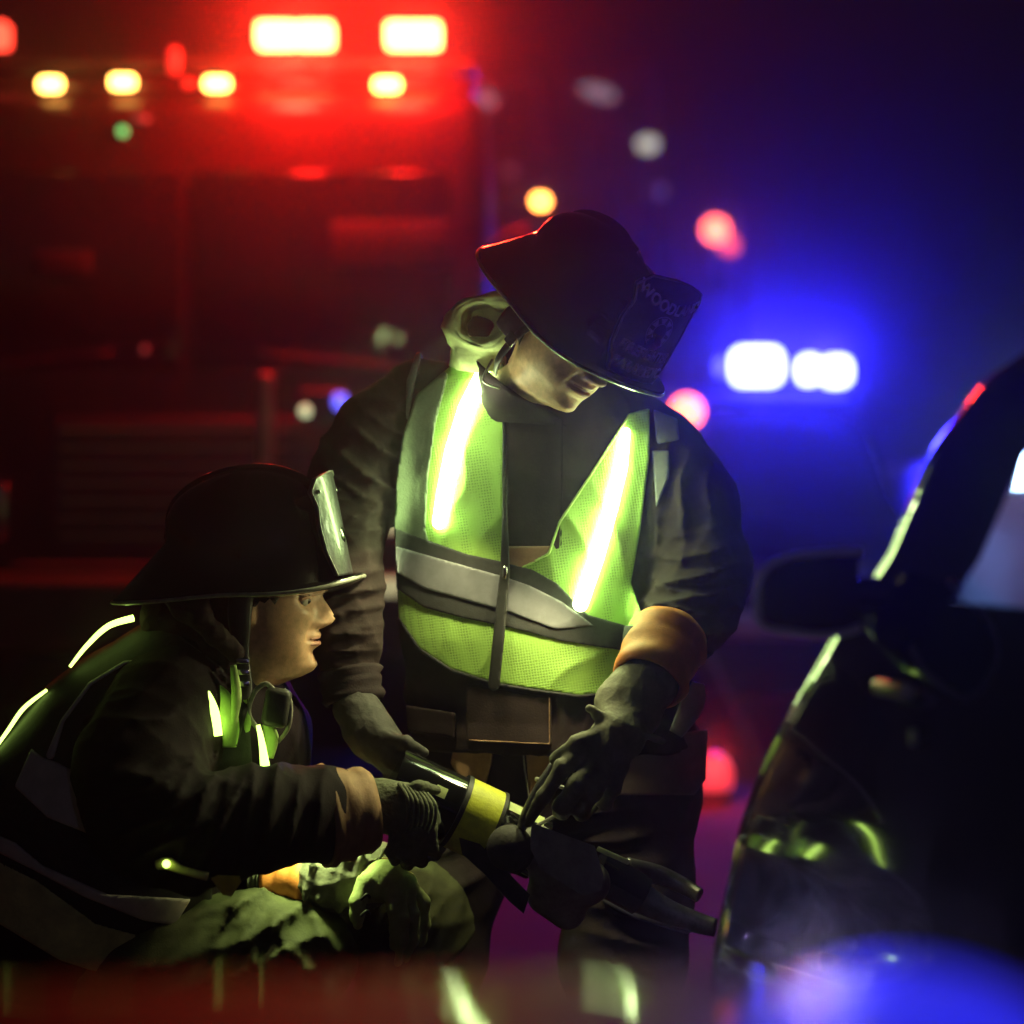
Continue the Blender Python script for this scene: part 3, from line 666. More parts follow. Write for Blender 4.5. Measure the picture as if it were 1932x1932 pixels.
# ------------------------------------------------------------------ street lamps, signals far behind
M['pole'] = simple('painted_pole', (.08, .08, .08), .5, scale=10, amt=.2, bump=.1)
def lit(name, col, s): M[name] = emit(name, col, s, (.3, .3, .3))
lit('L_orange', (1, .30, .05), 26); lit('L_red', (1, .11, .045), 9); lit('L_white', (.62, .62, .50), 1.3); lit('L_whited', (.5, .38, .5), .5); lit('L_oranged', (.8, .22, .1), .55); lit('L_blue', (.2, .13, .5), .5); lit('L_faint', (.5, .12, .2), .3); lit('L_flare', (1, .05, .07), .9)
def street(u, v, y, mat, r, label, arm=1, wide=1):
    p = P(u, v, y); t = empty('street_lamp', (p.x+arm*.9, y, 0), label, 'street lamp', None)
    tube('pole', [(Vector((p.x+arm*.9, y, -.12)), .09), (Vector((p.x+arm*.9, y, p.z*.6)), .07), (Vector((p.x+arm*.88, y, p.z+.10)), .05), (Vector((p.x+arm*.4, y, p.z+.20)), .04), (Vector((p.x, y, p.z+.14)), .035)], M['pole'], t)
    MB().box((p.x, y, p.z+.10), (.5*wide, .22, .10), bev=.03).build('lamp_head', M['pole'], t)
    MB().ball((p.x, y, p.z), r, (wide, 1, .8), rot=Matrix.Rotation(.35 if wide > 1.5 else 0, 3, 'Y')).build('lamp_lens', M[mat], t); return t
street(1020, 380, 24, 'L_orange', .07, 'glowing orange street lamp just above the tilted helmet')
street(898, 388, 40, 'L_oranged', .12, 'faint orange street lamp left of the bright orange one', -1)
street(918, 187, 42, 'L_whited', .16, 'faint pinkish street lamp highest beside the red roof lamps', 1)
street(1125, 172, 38, 'L_whited', .14, 'dim streaked white street lamp, highest in the middle', 1, 2.4)
street(1222, 271, 36, 'L_white', .15, 'pale greenish-white street lamp, brightest of the white ones', -1)
street(961, 322, 50, 'L_faint', .14, 'very faint pink street lamp above the orange glow', 1)
street(1240, 361, 46, 'L_blue', .18, 'faint violet street lamp between the white lamp and the red signal', 1)
def signal(u, v, y, label, two=False, low=False):
    p = P(u, v, y); t = empty('traffic_signal', (p.x+.25, y, 0), label, 'traffic signal')
    MB().cyl((p.x+.32, y+.1, -.12), (p.x+.32, y+.1, p.z+.5), .07).build('pole', M['pole'], t)
    MB().box((p.x, y+.08, p.z-.30), (.36, .16, 1.05), bev=.03).build('housing', M['pole'], t)
    for k in range(3):
        MB().cyl((p.x, y, p.z-.32*k), (p.x, y-.03, p.z-.32*k), .145, n=24).build('signal_lens', M['L_red'] if k == 0 else M['black_rubber'], t)
    if two: MB().ball(P(u+26, v+28, y-.05), .11).build('signal_lens', M['L_red2'], t)
M['L_red2'] = emit('L_red2', (1, .09, .06), 2.2)
signal(1350, 434, 30, 'red traffic signal glowing high above the blue light bar', True)
p = P(1296, 776, 11.5); wbn = empty('warning_beacon', (p.x, 11.5, 0), 'round red beacon on a tripod glowing at the standing firefighter\'s shoulder', 'beacon')
MB().cyl((p.x, 11.5, .6), (p.x, 11.5, p.z-.1), .018).build('mast', M['pole'], wbn)
for k in range(3): tube('leg', [(Vector((p.x, 11.5, .75)), .012), (Vector((p.x+.35*math.cos(k*2.1), 11.5+.35*math.sin(k*2.1), .0)), .012)], M['pole'], wbn)
MB().cyl((p.x, 11.5, p.z-.11), (p.x, 11.5, p.z-.07), .075).build('beacon_base', M['black_rubber'], wbn); MB().ball(p, .078).build('beacon_lens', M['L_red'], wbn)
# added red glow for a reflection on the road, white floodlight seen through the van window
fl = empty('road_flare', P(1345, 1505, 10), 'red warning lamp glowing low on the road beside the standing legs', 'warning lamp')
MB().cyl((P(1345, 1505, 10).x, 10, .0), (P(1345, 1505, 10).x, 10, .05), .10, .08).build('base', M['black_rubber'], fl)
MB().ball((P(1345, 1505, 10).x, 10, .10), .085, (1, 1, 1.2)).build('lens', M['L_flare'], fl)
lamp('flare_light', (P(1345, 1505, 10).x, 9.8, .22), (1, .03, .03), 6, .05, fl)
wl = empty('floodlight', (2.62, 12, 0), 'bluish-white floodlight on a stand seen through the van window', 'floodlight')
MB().cyl((2.62, 12, 0), (2.62, 12, 1.38), .025).build('stand', M['pole'], wl)
MB().box((2.62, 12.05, 1.42), (.34, .1, .24), bev=.02).build('housing', M['pole'], wl); MB().box((2.62, 11.985, 1.42), (.28, .02, .18), bev=.01).build('lens', M['flood'], wl)
lamp('flood_light', (2.55, 11.6, 1.42), (.25, .4, 1), 120*LB, .08, wl)
wt = empty('white_car', (3.3, 13.6, 0), 'pale car lit blue, seen through the dark van window at the right edge', 'car')  # added pale body that catches blue light behind the van window
MB().box((3.3, 14.2, .92), (1.9, 3.0, 1.16), bev=.12).build('body', M['white_paint'], wt)
for sx in (-.8, .8):
    for yy in (13.4, 15.1): MB().cyl((3.3+sx-.09, yy, .34), (3.3+sx+.09, yy, .34), .34, n=24).build('wheel', M['black_rubber'], wt)
# far dark tree line and concrete kerb
kb = empty('kerb', (0, 21.25, -.13), 'pale concrete kerb at the far edge of the road', 'kerb')
for k in range(9): MB().box((-8+k*2, 21.25, -.03), (1.96, .3, .2), bev=.02).build('kerb_stone', M['concrete'], kb)
# ------------------------------------------------------------------ dark van on the right, close by
vn = empty('parked_van', (.9, 1.9, 0), 'glossy dark van close on the right, its side mirror and door handle showing', 'van')
yf_t = [(.10, 2.98), (.30, 3.15), (.50, 3.23), (.63, 3.24), (.873, 3.159+.06), (.96, 3.118+.06), (1.069, 3.068+.06), (1.146, 3.002+.06), (1.274, 2.935+.06), (1.35, 2.849+.06), (1.386, 2.744+.06), (1.42, 2.58), (1.44, 2.3), (1.447, 2.0)]
tum_t = [(.10, .04), (.30, -.02), (.50, -.05), (.63, -.05), (.80, -.02), (.873, .003), (.96, .03), (1.069, .07), (1.146, .095), (1.274, .12), (1.35, .14), (1.386, .15), (1.42, .19), (1.44, .30), (1.447, .42)]
IZ = lambda t, z: float(np.interp(z, [a for a, b in t], [b for a, b in t]))
def side_x(y, z): return .28+(3.1-y)*.28+IZ(tum_t, z)
zs = np.concatenate([np.linspace(.12, 1.0, 26), np.linspace(1.02, 1.39, 24), np.linspace(1.395, 1.447, 9)])
def plan(z):
    yf = IZ(yf_t, z); R = .28; yf += .07; pts = []
    for k in range(9): pts.append((side_x(yf-R, z)+R+1.25*(1-k/8)**1.0, yf+.0+.06*(1-(k/8))))
    for k in range(1, 9):
        a = k/8*math.pi/2; pts.append((side_x(yf-R, z)+R-R*math.sin(a), yf-R+R*math.cos(a)))
    for y in np.linspace(yf-R-.03, .25, 40): pts.append((side_x(y, z), y))
    return pts
V = []; rows = [plan(z) for z in zs]; n = len(rows[0])
for z, r in zip(zs, rows): V += [(x, y, z) for x, y in r]
Fb = []; Fg = []; Fw = []
for j in range(len(zs)-1):
    for k in range(n-1):
        z = (zs[j]+zs[j+1])/2; y = (rows[j][k][1]+rows[j][k+1][1])/2; q = (j*n+k, j*n+k+1, (j+1)*n+k+1, (j+1)*n+k)
        if k >= 17 and 1.10 < z < 1.325 and .85 < y < 2.66-.5*(z-1.10): Fg.append(q)
        elif k < 14 and 1.0 < z < 1.37: Fw.append(q)
        else: Fb.append(q)
def part_of(name, Fs, mat, th=None):
    o = mesh_obj(name, V, Fs, mat, vn)
    b = bmesh.new(); b.from_mesh(o.data); bmesh.ops.delete(b, geom=[v for v in b.verts if not v.link_faces], context='VERTS'); bmesh.ops.recalc_face_normals(b, faces=b.faces)
    if sum(1 for f in b.faces if f.normal.x < 0) < len(b.faces)*.5: bmesh.ops.reverse_faces(b, faces=b.faces)
    b.to_mesh(o.data); b.free(); o.data.polygons.foreach_set('use_smooth', [True]*len(o.data.polygons)); return o
part_of('body', Fb, M['van_paint'])
part_of('side_window', Fg, M['clear_glass']); part_of('windshield', Fw, M['clear_glass'])
MB().box((1.75, 1.5, .60), (1.1, 2.4, .08), bev=.02).build('floor', M['black_rubber'], vn)
MB().box((1.35, 2.72, .96), (1.2, .30, .12), bev=.05).build('dashboard', M['dash'], vn)
tube('steering_wheel', [(Vector((1.05+.18*math.cos(a), 2.40+.06*math.sin(a), 1.02+.17*math.sin(a))), .014) for a in np.linspace(0, 2*math.pi, 17)], M['black_rubber'], vn, res=2)
MB().box((2.5, 1.6, .9), (.05, 2.8, 1.0), bev=.02).build('far_side', M['van_paint'], vn)
hx = side_x(2.69, 1.0); MB().box((hx-.014, 2.69, 1.002), (.014, .09, .018), rot=Matrix.Rotation(.27, 3, 'Z'), bev=.005).build('door_handle', M['chrome_dull'], vn)
MB().cyl((side_x(2.62, .95)-.002, 2.62, .955), (side_x(2.62, .95)-.008, 2.62, .955), .009).build('door_lock', M['chrome_dull'], vn)
# side mirror
out = [(1620, 1046), (1560, 1047), (1500, 1053), (1462, 1066), (1442, 1086), (1433, 1115), (1431, 1150), (1437, 1170), (1452, 1182), (1500, 1190), (1545, 1194), (1590, 1190), (1620, 1180)]
nO = len(out); y0, y1 = 2.78, 2.87
cU = sum(u for u, v in out)/nO; cV = sum(v for u, v in out)/nO
V = [P(u, v, y0) for u, v in out]+[P(u, v, y1-.02) for u, v in out]+[P(cU+(u-cU)*.55, cV+(v-cV)*.55, y1+.03) for u, v in out]
F = [tuple(range(nO))]
for r in (0, 1):
    for k in range(nO): k2 = (k+1) % nO; F.append((r*nO+k, r*nO+k2, (r+1)*nO+k2, (r+1)*nO+k))
F.append(tuple(range(3*nO-1, 2*nO-1, -1)))
mr = mesh_obj('side_mirror', V, F, M['van_paint'], vn, smooth=False)
mesh_obj('mirror_glass', [P(cU+(u-cU)*.94, cV+(v-cV)*.92, y0-.003) for u, v in out], [tuple(range(nO))], M['dark_glass'], mr, smooth=False)
tube('mirror_rim', [(P(cU+(u-cU)*1.04, cV+(v-cV)*1.06, y0), .0045) for u, v in out], M['rim_white'], mr, res=5, n=8)
MB().box(P(1660, 1125, 2.84), (.14, .05, .045), bev=.015).build('mirror_arm', M['van_paint'], vn)
# ------------------------------------------------------------------ the near car the camera looks across
nc = empty('near_car', (0, .7, 0), 'polished dark car roof with a blue roof lamp, blurred along the bottom edge', 'car')
V = []; F = []; ny, nx = 22, 30
for j in range(ny+1):
    t = j/ny
    for i in range(nx+1):
        s = -1+2*i/nx; x = s*.82*(1 if t > .3 else .9+.33*t)
        ey = 1.22-.10*s*s
        if t < .75: y = -.55+(ey+.55)*t/.75; z = .980+.004*math.sin(s*3)-.05*s**4-(.012*(1-t/.75)**2)
        else:
            a = (t-.75)/.25*math.pi*.42; y = ey+.10*math.sin(a); z = .980+.004*math.sin(s*3)-.05*s**4-.10*(1-math.cos(a))
        if .45 < t < .75: z -= .016*((t-.45)/.3)**2.2
        elif t >= .75: z -= .016
        V.append((x, y, z))
for j in range(ny):
    for i in range(nx): a = j*(nx+1)+i; F.append((a, a+1, a+nx+2, a+nx+1))
mesh_obj('roof', V, F, M['near_paint'], nc)
MB().box((0, .35, .80), (1.56, 1.5, .16), bev=.04).build('cabin', M['dark_glass'], nc)
MB().box((0, .3, .50), (1.76, 1.7, .50), bev=.12).build('lower_body', M['near_paint'], nc)
bb = P(1710, 2055, 1.0)
lamp('roof_lamp_light', P(1560, 1902, 1.0), (.50, .42, 1), LD, .02, nc)  # added fill light for the mirror rim, van side and shoulders
MB().ball(bb, .066, (1.1, 1.2, .75), n=20).build('blue_roof_lamp', M['dome_blue'], nc)  # glowing dome added in place of a reflected blue patch
MB().ball(P(1560, 1992, 1.05), .030, (1.1, 1.2, 1.0), n=16).build('pale_roof_lamp', M['dome_pale'], nc)  # glowing ball added in place of white glare
MB().box((bb.x, bb.y, bb.z-.03), (.18, .12, .03), bev=.01).build('lamp_base', M['black_rubber'], nc)
for sx in (-1, 1): MB().cyl((sx*.70, .7, .3), (sx*.89, .7, .3), .3, n=28).build('wheel', M['black_rubber'], nc)
# ------------------------------------------------------------------ hazy night air
hz = MB(); hz.box((0, 75, 4.0), (150, 172, 10.4)); m = bpy.data.materials.new('night_haze'); m.use_nodes = True; nt = m.node_tree; nt.nodes.clear()
o_ = nt.nodes.new('ShaderNodeOutputMaterial'); pv = nt.nodes.new('ShaderNodeVolumePrincipled'); pv.inputs['Density'].default_value = HAZE; pv.inputs['Color'].default_value = (.9, .9, .92, 1); pv.inputs['Anisotropy'].default_value = .955
nt.links.new(pv.outputs[0], o_.inputs['Volume'])
h = hz.build('haze', m, smooth=False); meta(h, 'thin hazy night air lit by the red and blue lamps', kind='stuff')
# ------------------------------------------------------------------ the standing firefighter
def X(u, y): return (u-966)*y/FP
def Zv(v, y): return CAMZ-(v-966)*y/FP
def px(n, y=4.1): return n*y/FP
def C(u, v, y, rpx): return (tuple(P(u, v, y)), rpx*y/FP)      # centre and radius from picture units
def row(v, uc, rpx, y, ry): return (Zv(v, y), X(uc, y), y, rpx*y/FP, ry)

ps = empty('person', (0.10, 4.15, 0), 'standing firefighter in dark turnout coat and lit lime vest, looking down at the tool', 'firefighter')
# coat: trunk and sleeves
T = Field((-.44, 3.72, .66), (.50, 4.46, 1.56), .0055)
T.loft([row(690, 990, 150, 4.13, .10), row(720, 985, 205, 4.13, .125), row(760, 985, 255, 4.14, .14), row(820, 1010, 272, 4.14, .155), row(900, 1015, 276, 4.15, .165), row(1000, 1012, 270, 4.16, .17), row(1100, 1000, 262, 4.17, .17), row(1200, 1010, 262, 4.17, .165), row(1290, 1025, 262, 4.18, .165), row(1350, 1040, 275, 4.19, .17), row(1412, 1055, 285, 4.19, .175)], k=.0)
T.cap(*[C(u, v, y, 1)[0] for u, v, y in ((960, 735, 4.12), (1000, 760, 4.08))], .080, .07, k=.04)
trunk = Field(T.lo, (.50, 4.46, 1.56), .0055); trunk.F = T.F.copy()
T.chain([C(790, 745, 4.14, 75), C(718, 830, 4.12, 92), C(676, 905, 4.09, 88), C(648, 1010, 4.05, 78), C(645, 1100, 4.0, 75), C(652, 1190, 3.99, 70), C(662, 1262, 3.98, 56)], k=.035)
T.chain([C(1192, 815, 4.14, 70), C(1250, 872, 4.12, 84), C(1300, 960, 4.10, 92), C(1325, 1080, 4.06, 92), C(1308, 1150, 4.02, 84), C(1262, 1210, 3.94, 70)], k=.035)
trunkv = Field(T.lo, (.50, 4.46, 1.56), .0055); trunkv.F = T.F.copy()
# hand-placed folds
def fold(fl, pts, y, r, k=.02, op='add'):
    q = [tuple(P(u, v, y)) for u, v in pts]
    for a, b in zip(q[:-1], q[1:]): fl.cap(a, b, r, r, k, op=op)
def crs(fl, u, v, y, rp, du, dv, fr_, amp, seed): fl.crease(tuple(P(u, v, y)), rp*.0009, (du, 0, -dv), fr_, amp, seed)
for q in ((700, 850, 4.0, 95, .5, -1, 152, 0.0176, 1), (640, 960, 3.98, 80, .3, 1, 160, 0.0144, 2), (650, 1130, 3.95, 80, .1, 1, 208, 0.0160, 3), (665, 1225, 3.92, 60, 0, 1, 240, 0.0128, 4),
          (1280, 920, 3.99, 100, 1, .35, 136, 0.0160, 5), (1310, 1110, 3.97, 100, .2, 1, 184, 0.0192, 6), (1270, 1180, 3.92, 80, -.4, 1, 224, 0.0160, 7), (1230, 1000, 4.0, 80, 1, .2, 144, 0.0128, 8), (920, 1350, 4.0, 90, 1, 0, 120, 0.0096, 9), (1150, 1370, 4.0, 90, 1, .2, 120, 0.0112, 10)): crs(T, *q)
for q in ((880, 900, 3.98, 110, .9, .4, 96, 0.0080, 21), (1090, 980, 3.98, 110, .9, -.3, 96, 0.0080, 22), (850, 1210, 3.99, 90, .9, .5, 88, 0.0048, 23), (1080, 1260, 3.99, 100, .6, .8, 80, 0.0056, 24)): crs(trunkv, *q)
T.wrinkle(.011, 11, 3)
coat = T.mesh('coat', M['coat'], ps)
# body: head and neck as one surface
SF = frame((.45, -.62, -.64), (.55, -.35, .76))
SHC = P(1092, 624, 3.92)
SO = P(1012, 722, 3.975)
hd = head('body', SO, SF, ps, neck_dir=Vector((-.05, .10, .03)))
hair(SO, SF, ps)
hm, HL = helmet(SHC, SF, 'black fire helmet with a lettered front shield, tipped forward on the standing firefighter', ('WOODLAND', 'FIREFIGHTER', 'PARAMEDIC'), .034, 1.02, .138, .168)
# vest pieces
VEST = [(748, 1000), (752, 900), (765, 820), (790, 745), (850, 690), (880, 668), (952, 655), (950, 900), (949, 1062), (985, 1072), (1035, 1045), (1055, 985), (1090, 935), (1125, 880), (1160, 825), (1186, 780), (1226, 770), (1225, 860), (1208, 1000), (1190, 1100), (1215, 1170), (1288, 1182), (1285, 1240), (1200, 1300), (1090, 1312), (1010, 1300), (930, 1288), (850, 1262), (790, 1222), (752, 1165)]
patch('vest_panel', trunkv, .011, 3.9, 4.24, M['neon'], ps, poly=VEST)
SIDE = [(744, 1000), (748, 900), (760, 820), (786, 745), (838, 700), (846, 708), (822, 800), (808, 900), (803, 1000), (812, 1030), (744, 1012)]
patch('vest_side_panel', trunkv, .0145, 3.9, 4.26, M['side'] if 'side' in M else M['tape'], ps, poly=SIDE, label='dull grey-green side panel')
patch('vest_band', trunkv, .0155, 3.9, 4.3, M['vest_black'], ps, poly=[(744, 996), (815, 1022), (880, 1045), (949, 1060), (1005, 1075), (1050, 1100), (1085, 1135), (1110, 1160), (1180, 1180), (1292, 1184), (1292, 1216), (1180, 1228), (1060, 1210), (960, 1184), (870, 1165), (800, 1146), (748, 1110)], label='black band across the vest')
patch('reflective_tape', trunkv, .0195, 3.9, 4.3, M['tape'], ps, poly=[(746, 1030), (815, 1050), (880, 1068), (945, 1086), (1000, 1105), (1060, 1135), (1120, 1180), (1050, 1188), (960, 1155), (870, 1130), (800, 1110), (748, 1080)])
patch('zipper', trunkv, .0235, 3.85, 4.3, M['black_rubber'], ps, path=[(952, 900), (953, 1075), (943, 1180), (932, 1292)], wds=[2.5, 9, 11, 11])
patch('zipper_pull', trunkv, .030, 3.85, 4.3, M['steel'], ps, path=[(953, 1072), (952, 1090)], wds=[5, 4])
patch('vest_hem', trunkv, .0145, 3.9, 4.3, M['vest_black'], ps, path=[(752, 1168), (790, 1224), (850, 1264), (930, 1290), (1010, 1303), (1092, 1314), (1190, 1304)], wds=[3]*7)
patch('vest_edge', trunkv, .0165, 3.9, 4.3, M['vest_black'], ps, path=[(950, 690), (950, 900), (950, 1066)], wds=[2.5]*3)
patch('vest_edge', trunkv, .0155, 3.9, 4.3, M['neon_plain'], ps, path=[(1188, 782), (1124, 882), (1056, 985), (1036, 1044), (986, 1070)], wds=[2.5]*5)
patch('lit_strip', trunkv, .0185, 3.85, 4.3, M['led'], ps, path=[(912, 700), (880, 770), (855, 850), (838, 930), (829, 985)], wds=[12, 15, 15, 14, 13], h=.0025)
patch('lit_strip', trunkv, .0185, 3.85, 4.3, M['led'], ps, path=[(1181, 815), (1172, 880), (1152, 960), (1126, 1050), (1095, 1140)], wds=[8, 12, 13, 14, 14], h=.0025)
for u, v, W in ((900, 735, 2.4), (862, 840, 1.2), (832, 950, 1.2), (1172, 840, 1.8), (1146, 960, 1.2), (1104, 1090, 1.2)): lamp('strip_light', P(u, v, 3.93), (.84, 1, .50), W*LV, .012, ps)  # added point lights ahead of the strips, fill for face and coat
for u, v in ((842, 930), (1108, 1080)):  # added fill spots aimed down towards the crouching man
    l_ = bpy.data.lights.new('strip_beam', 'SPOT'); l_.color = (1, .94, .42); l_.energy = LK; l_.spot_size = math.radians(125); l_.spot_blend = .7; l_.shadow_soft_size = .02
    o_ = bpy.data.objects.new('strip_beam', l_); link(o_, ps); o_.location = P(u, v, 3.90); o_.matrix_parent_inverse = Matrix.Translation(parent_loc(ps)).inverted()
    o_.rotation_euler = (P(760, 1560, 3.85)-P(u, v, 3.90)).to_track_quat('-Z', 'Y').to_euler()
l_ = bpy.data.lights.new('strip_beam', 'SPOT'); l_.color = (.80, 1, .34); l_.energy = LC; l_.spot_size = math.radians(120); l_.spot_blend = .8; l_.shadow_soft_size = .02  # added fill spot for the crouching man's lap and far glove
chest_fill_spot = bpy.data.objects.new('strip_beam', l_)
# coat fly, trim
patch('coat_fly', trunk, .010, 3.85, 4.3, M['coat'], ps, poly=[(956, 780), (1060, 790), (1058, 1000), (1056, 1038), (956, 1040)], label='charcoal storm flap in the open vest')
patch('orange_trim', trunk, .0135, 3.85, 4.3, M['tan'], ps, poly=[(956, 1030), (1040, 1030), (1034, 1048), (985, 1072), (956, 1068)], label='dull orange chest band')
patch('coat_fly', trunk, .009, 3.85, 4.3, M['coat'], ps, poly=[(880, 1290), (1040, 1316), (1041, 1408), (880, 1398)], label='square lower corner of the storm flap')
patch('stitching', trunk, .0125, 3.85, 4.3, M['tan'], ps, path=[(1036, 1316), (1037, 1404), (884, 1396)], wds=[1.2]*3, h=.002)
for pl in ([(1232, 772), (1278, 790), (1282, 830), (1240, 838)], [(1230, 850), (1262, 850), (1262, 900), (1238, 960)]): patch('shoulder_tape', trunkv, .006, 3.85, 4.3, M['tape'], ps, poly=pl)
patch('shoulder_tape', trunkv, .006, 3.85, 4.35, M['tape'], ps, path=[(790, 670), (775, 720), (768, 790)], wds=[6, 8, 2])
# collar: stands behind the neck and curls open on the left
def collar(name, rings, mat, parent, th=.006, wob=.004, label=None, arc=(0, 2*math.pi)):
    """rings: (centre, radius vector a, radius vector b) from bottom to top"""
    n = 56; V = []; F = []; m = len(rings); full = abs(arc[1]-arc[0]-2*math.pi) < 1e-3
    for side_ in (0, 1):
        for j, (c, a, b) in enumerate(rings):
            for k in range(n):
                t = arc[0]+(arc[1]-arc[0])*k/(n if full else n-1)
                f = 1-side_*th/Vector(a).length+wob*math.sin(3*t+j*1.1)/.05+wob*.5*math.sin(7*t+j*2.3)/.05
                V.append(Vector(c)+Vector(a)*math.cos(t)*f+Vector(b)*math.sin(t)*f)
    N = n*m; kk = n if full else n-1
    for j in range(m-1):
        for k in range(kk):
            a, b = j*n+k, j*n+(k+1) % n; F.append((a, b, b+n, a+n)); F.append((N+a+n, N+b+n, N+b, N+a))
    for k in range(kk):
        a, b = k, (k+1) % n; F.append((a, N+a, N+b, b)); a += (m-1)*n; b += (m-1)*n; F.append((a, b, N+b, N+a))
    if not full:
        for j in range(m-1):
            for k in (0, n-1): a = j*n+k; F.append((a, a+n, N+a+n, N+a))
    o = mesh_obj(name, V, F, mat, parent, label=label)
    b = bmesh.new(); b.from_mesh(o.data); bmesh.ops.recalc_face_normals(b, faces=b.faces); b.to_mesh(o.data); b.free(); return o
q = .0009
collar('hood', [(P(902, 692, 4.03), (.046, 0, .0), (0, .05, .012)), (P(898, 672, 4.03), (.046, 0, -.004), (0, .046, .014)), (P(898, 655, 4.02), (.043, 0, -.004), (0, .042, .018)), (P(902, 636, 4.02), (.051, 0, -.004), (0, .038, .030)), (P(908, 612, 4.00), (.060, 0, -.004), (.002, .028, .044)), (P(912, 602, 3.985), (.059, 0, .004), (.002, .018, .047)), (P(914, 603, 3.983), (.051, 0, .004), (.002, .010, .038)), (P(916, 606, 4.00), (.045, 0, .002), (.002, .008, .032)), (P(918, 612, 4.05), (.040, 0, .002), (.002, .008, .027))], M['hoodcloth'], ps, wob=.0045, label='rolled pale hood lit from below')
hd_ = [P(918+40*math.cos(a)/.88, 612+27*math.sin(a)/.88, 4.048) for a in np.linspace(0, 2*math.pi, 25)[:-1]]
mesh_obj('hood_lining', hd_, [tuple(range(24))], M['coat_dark'], ps, smooth=False)  # dark disc standing in for the shade inside the hood opening
collar('collar', [(P(995, 802, 4.05), (.088, 0, -.005), (0, .085, 0)), (P(986, 780, 4.035), (.078, 0, -.016), (0, .085, .008)), (P(978, 755, 4.02), (.068, 0, -.026), (0, .085, .014)), (P(972, 735, 4.015), (.062, 0, -.034), (0, .084, .018)), (P(966, 718, 4.01), (.058, 0, -.038), (0, .082, .022))], M['coat_dark'], ps, wob=.003, label='dark stand-up collar under the chin')
tube('ear_flap', [(HL(-.02, -.092, .0), .020), (HL(-.03, -.100, -.03), .024), (HL(-.04, -.098, -.06), .018)], M['coat_dark'], hm, flat=.4)
tube('chin_strap', [(HL(.0, -.088, .0), .009), (HL(-.012, -.096, -.05), .008), (HL(-.02, -.09, -.10), .008), (HL(-.028, -.07, -.13), .007)], M['black_rubber'], hm, flat=.4, up=tuple(SF[1]))
MB().box(HL(-.014, -.100, -.058), (.022, .006, .02), rot=Matrix((SF[0], SF[1], SF[2])).transposed(), bev=.002).build('buckle', M['steel'], hm)
tube('strap_cord', [(HL(-.03, -.09, -.11), .002), (HL(-.01, -.10, -.14), .002), (HL(.02, -.09, -.13), .0018)], M['rim'], hm, n=6)
tube('neck_shroud', [(HL(-.15, -.03, -.005), .020), (HL(-.155, .03, -.008), .022), (HL(-.13, -.07, -.012), .018)], M['yellow_tag'], hm, flat=.25, up=tuple(SF[2]))
patch('shoulder_seam', trunk, .009, 3.85, 4.3, M['coat_dark'], ps, path=[(1060, 800), (1060, 900), (1058, 1036)], wds=[2, 2, 2], h=.002)
for pl in ([(1120, 1340), (1235, 1330), (1238, 1395), (1125, 1400)], [(765, 1330), (860, 1345), (858, 1392), (770, 1380)]): patch('pocket_flap', trunk, .0115, 3.85, 4.3, M['coat'], ps, poly=pl, label='dark pocket flap')
# trousers
R_ = Field((-.42, 3.75, -.02), (.46, 4.5, .84), .007)
R_.loft([row(1370, 1050, 262, 4.20, .15), row(1430, 1058, 268, 4.2, .155), row(1500, 1060, 262, 4.2, .155), row(1560, 1070, 240, 4.2, .14)], k=0)
R_.chain([C(1180, 1500, 4.2, 134), C(1182, 1650, 4.17, 128), C(1178, 1800, 4.15, 118), C(1180, 2000, 4.2, 100), C(1180, 2150, 4.24, 92)], k=.03)
R_.chain([C(905, 1480, 4.2, 118), C(850, 1640, 4.16, 108), C(812, 1800, 4.14, 100), C(806, 2000, 4.22, 92), C(806, 2150, 4.26, 88)], k=.03)
Rb = Field(R_.lo, (.46, 4.5, .84), .007); Rb.F = R_.F.copy()
for q in ((1150, 1600, 4.06, 110, .3, 1, 120, 0.0176, 31), (1200, 1760, 4.03, 90, -.3, 1, 136, 0.0144, 32), (850, 1620, 4.05, 90, .2, 1, 120, 0.0160, 33)): crs(R_, *q)
R_.wrinkle(.012, 9, 5)
R_.mesh('trousers', M['trouser'], ps)
patch('trouser_band', Rb, .012, 3.9, 4.3, M['mauve'] if 'mauve' in M else M['tape'], ps, poly=[(1150, 1405), (1335, 1375), (1332, 1470), (1310, 1500), (1160, 1500)], label='wide dull band round the hip')
patch('trouser_band', Rb, .012, 3.9, 4.3, M['tape'], ps, path=[(1150, 1695), (1200, 1718), (1296, 1748)], wds=[14, 15, 14], label='grey band above the knee')
patch('trouser_patch', Rb, .012, 3.9, 4.3, M['tan'], ps, poly=[(862, 1378), (935, 1395), (928, 1440), (915, 1486), (870, 1470), (850, 1440)], label='dull orange trim on the fly')
patch('trouser_patch', Rb, .012, 3.9, 4.3, M['tan'], ps, poly=[(992, 1410), (1050, 1412), (1040, 1470), (1000, 1525)], label='dull orange trim on the fly')
patch('fly_seam', Rb, .016, 3.9, 4.3, M['rim'], ps, path=[(986, 1405), (990, 1450), (1002, 1530)], wds=[1.5]*3, h=.002)
for u, y in ((1180, 4.2), (806, 4.22)):
    bx = X(u, y)
    B = Field((bx-.1, y-.3, -.01), (bx+.1, y+.16, .3), .007)
    B.cap((bx, y+.03, .06), (bx, y+.03, .28), .062, .062, .02); B.cap((bx, y+.04, .045), (bx, y-.17, .042), .048, .044, .04); B.cap((bx, y+.04, .02), (bx, y-.17, .02), .05, .046, .01)
    B.F[:, :, 0:3] = np.maximum(B.F[:, :, 0:3], .01)
    B.mesh('boot', M['black_rubber'], ps)
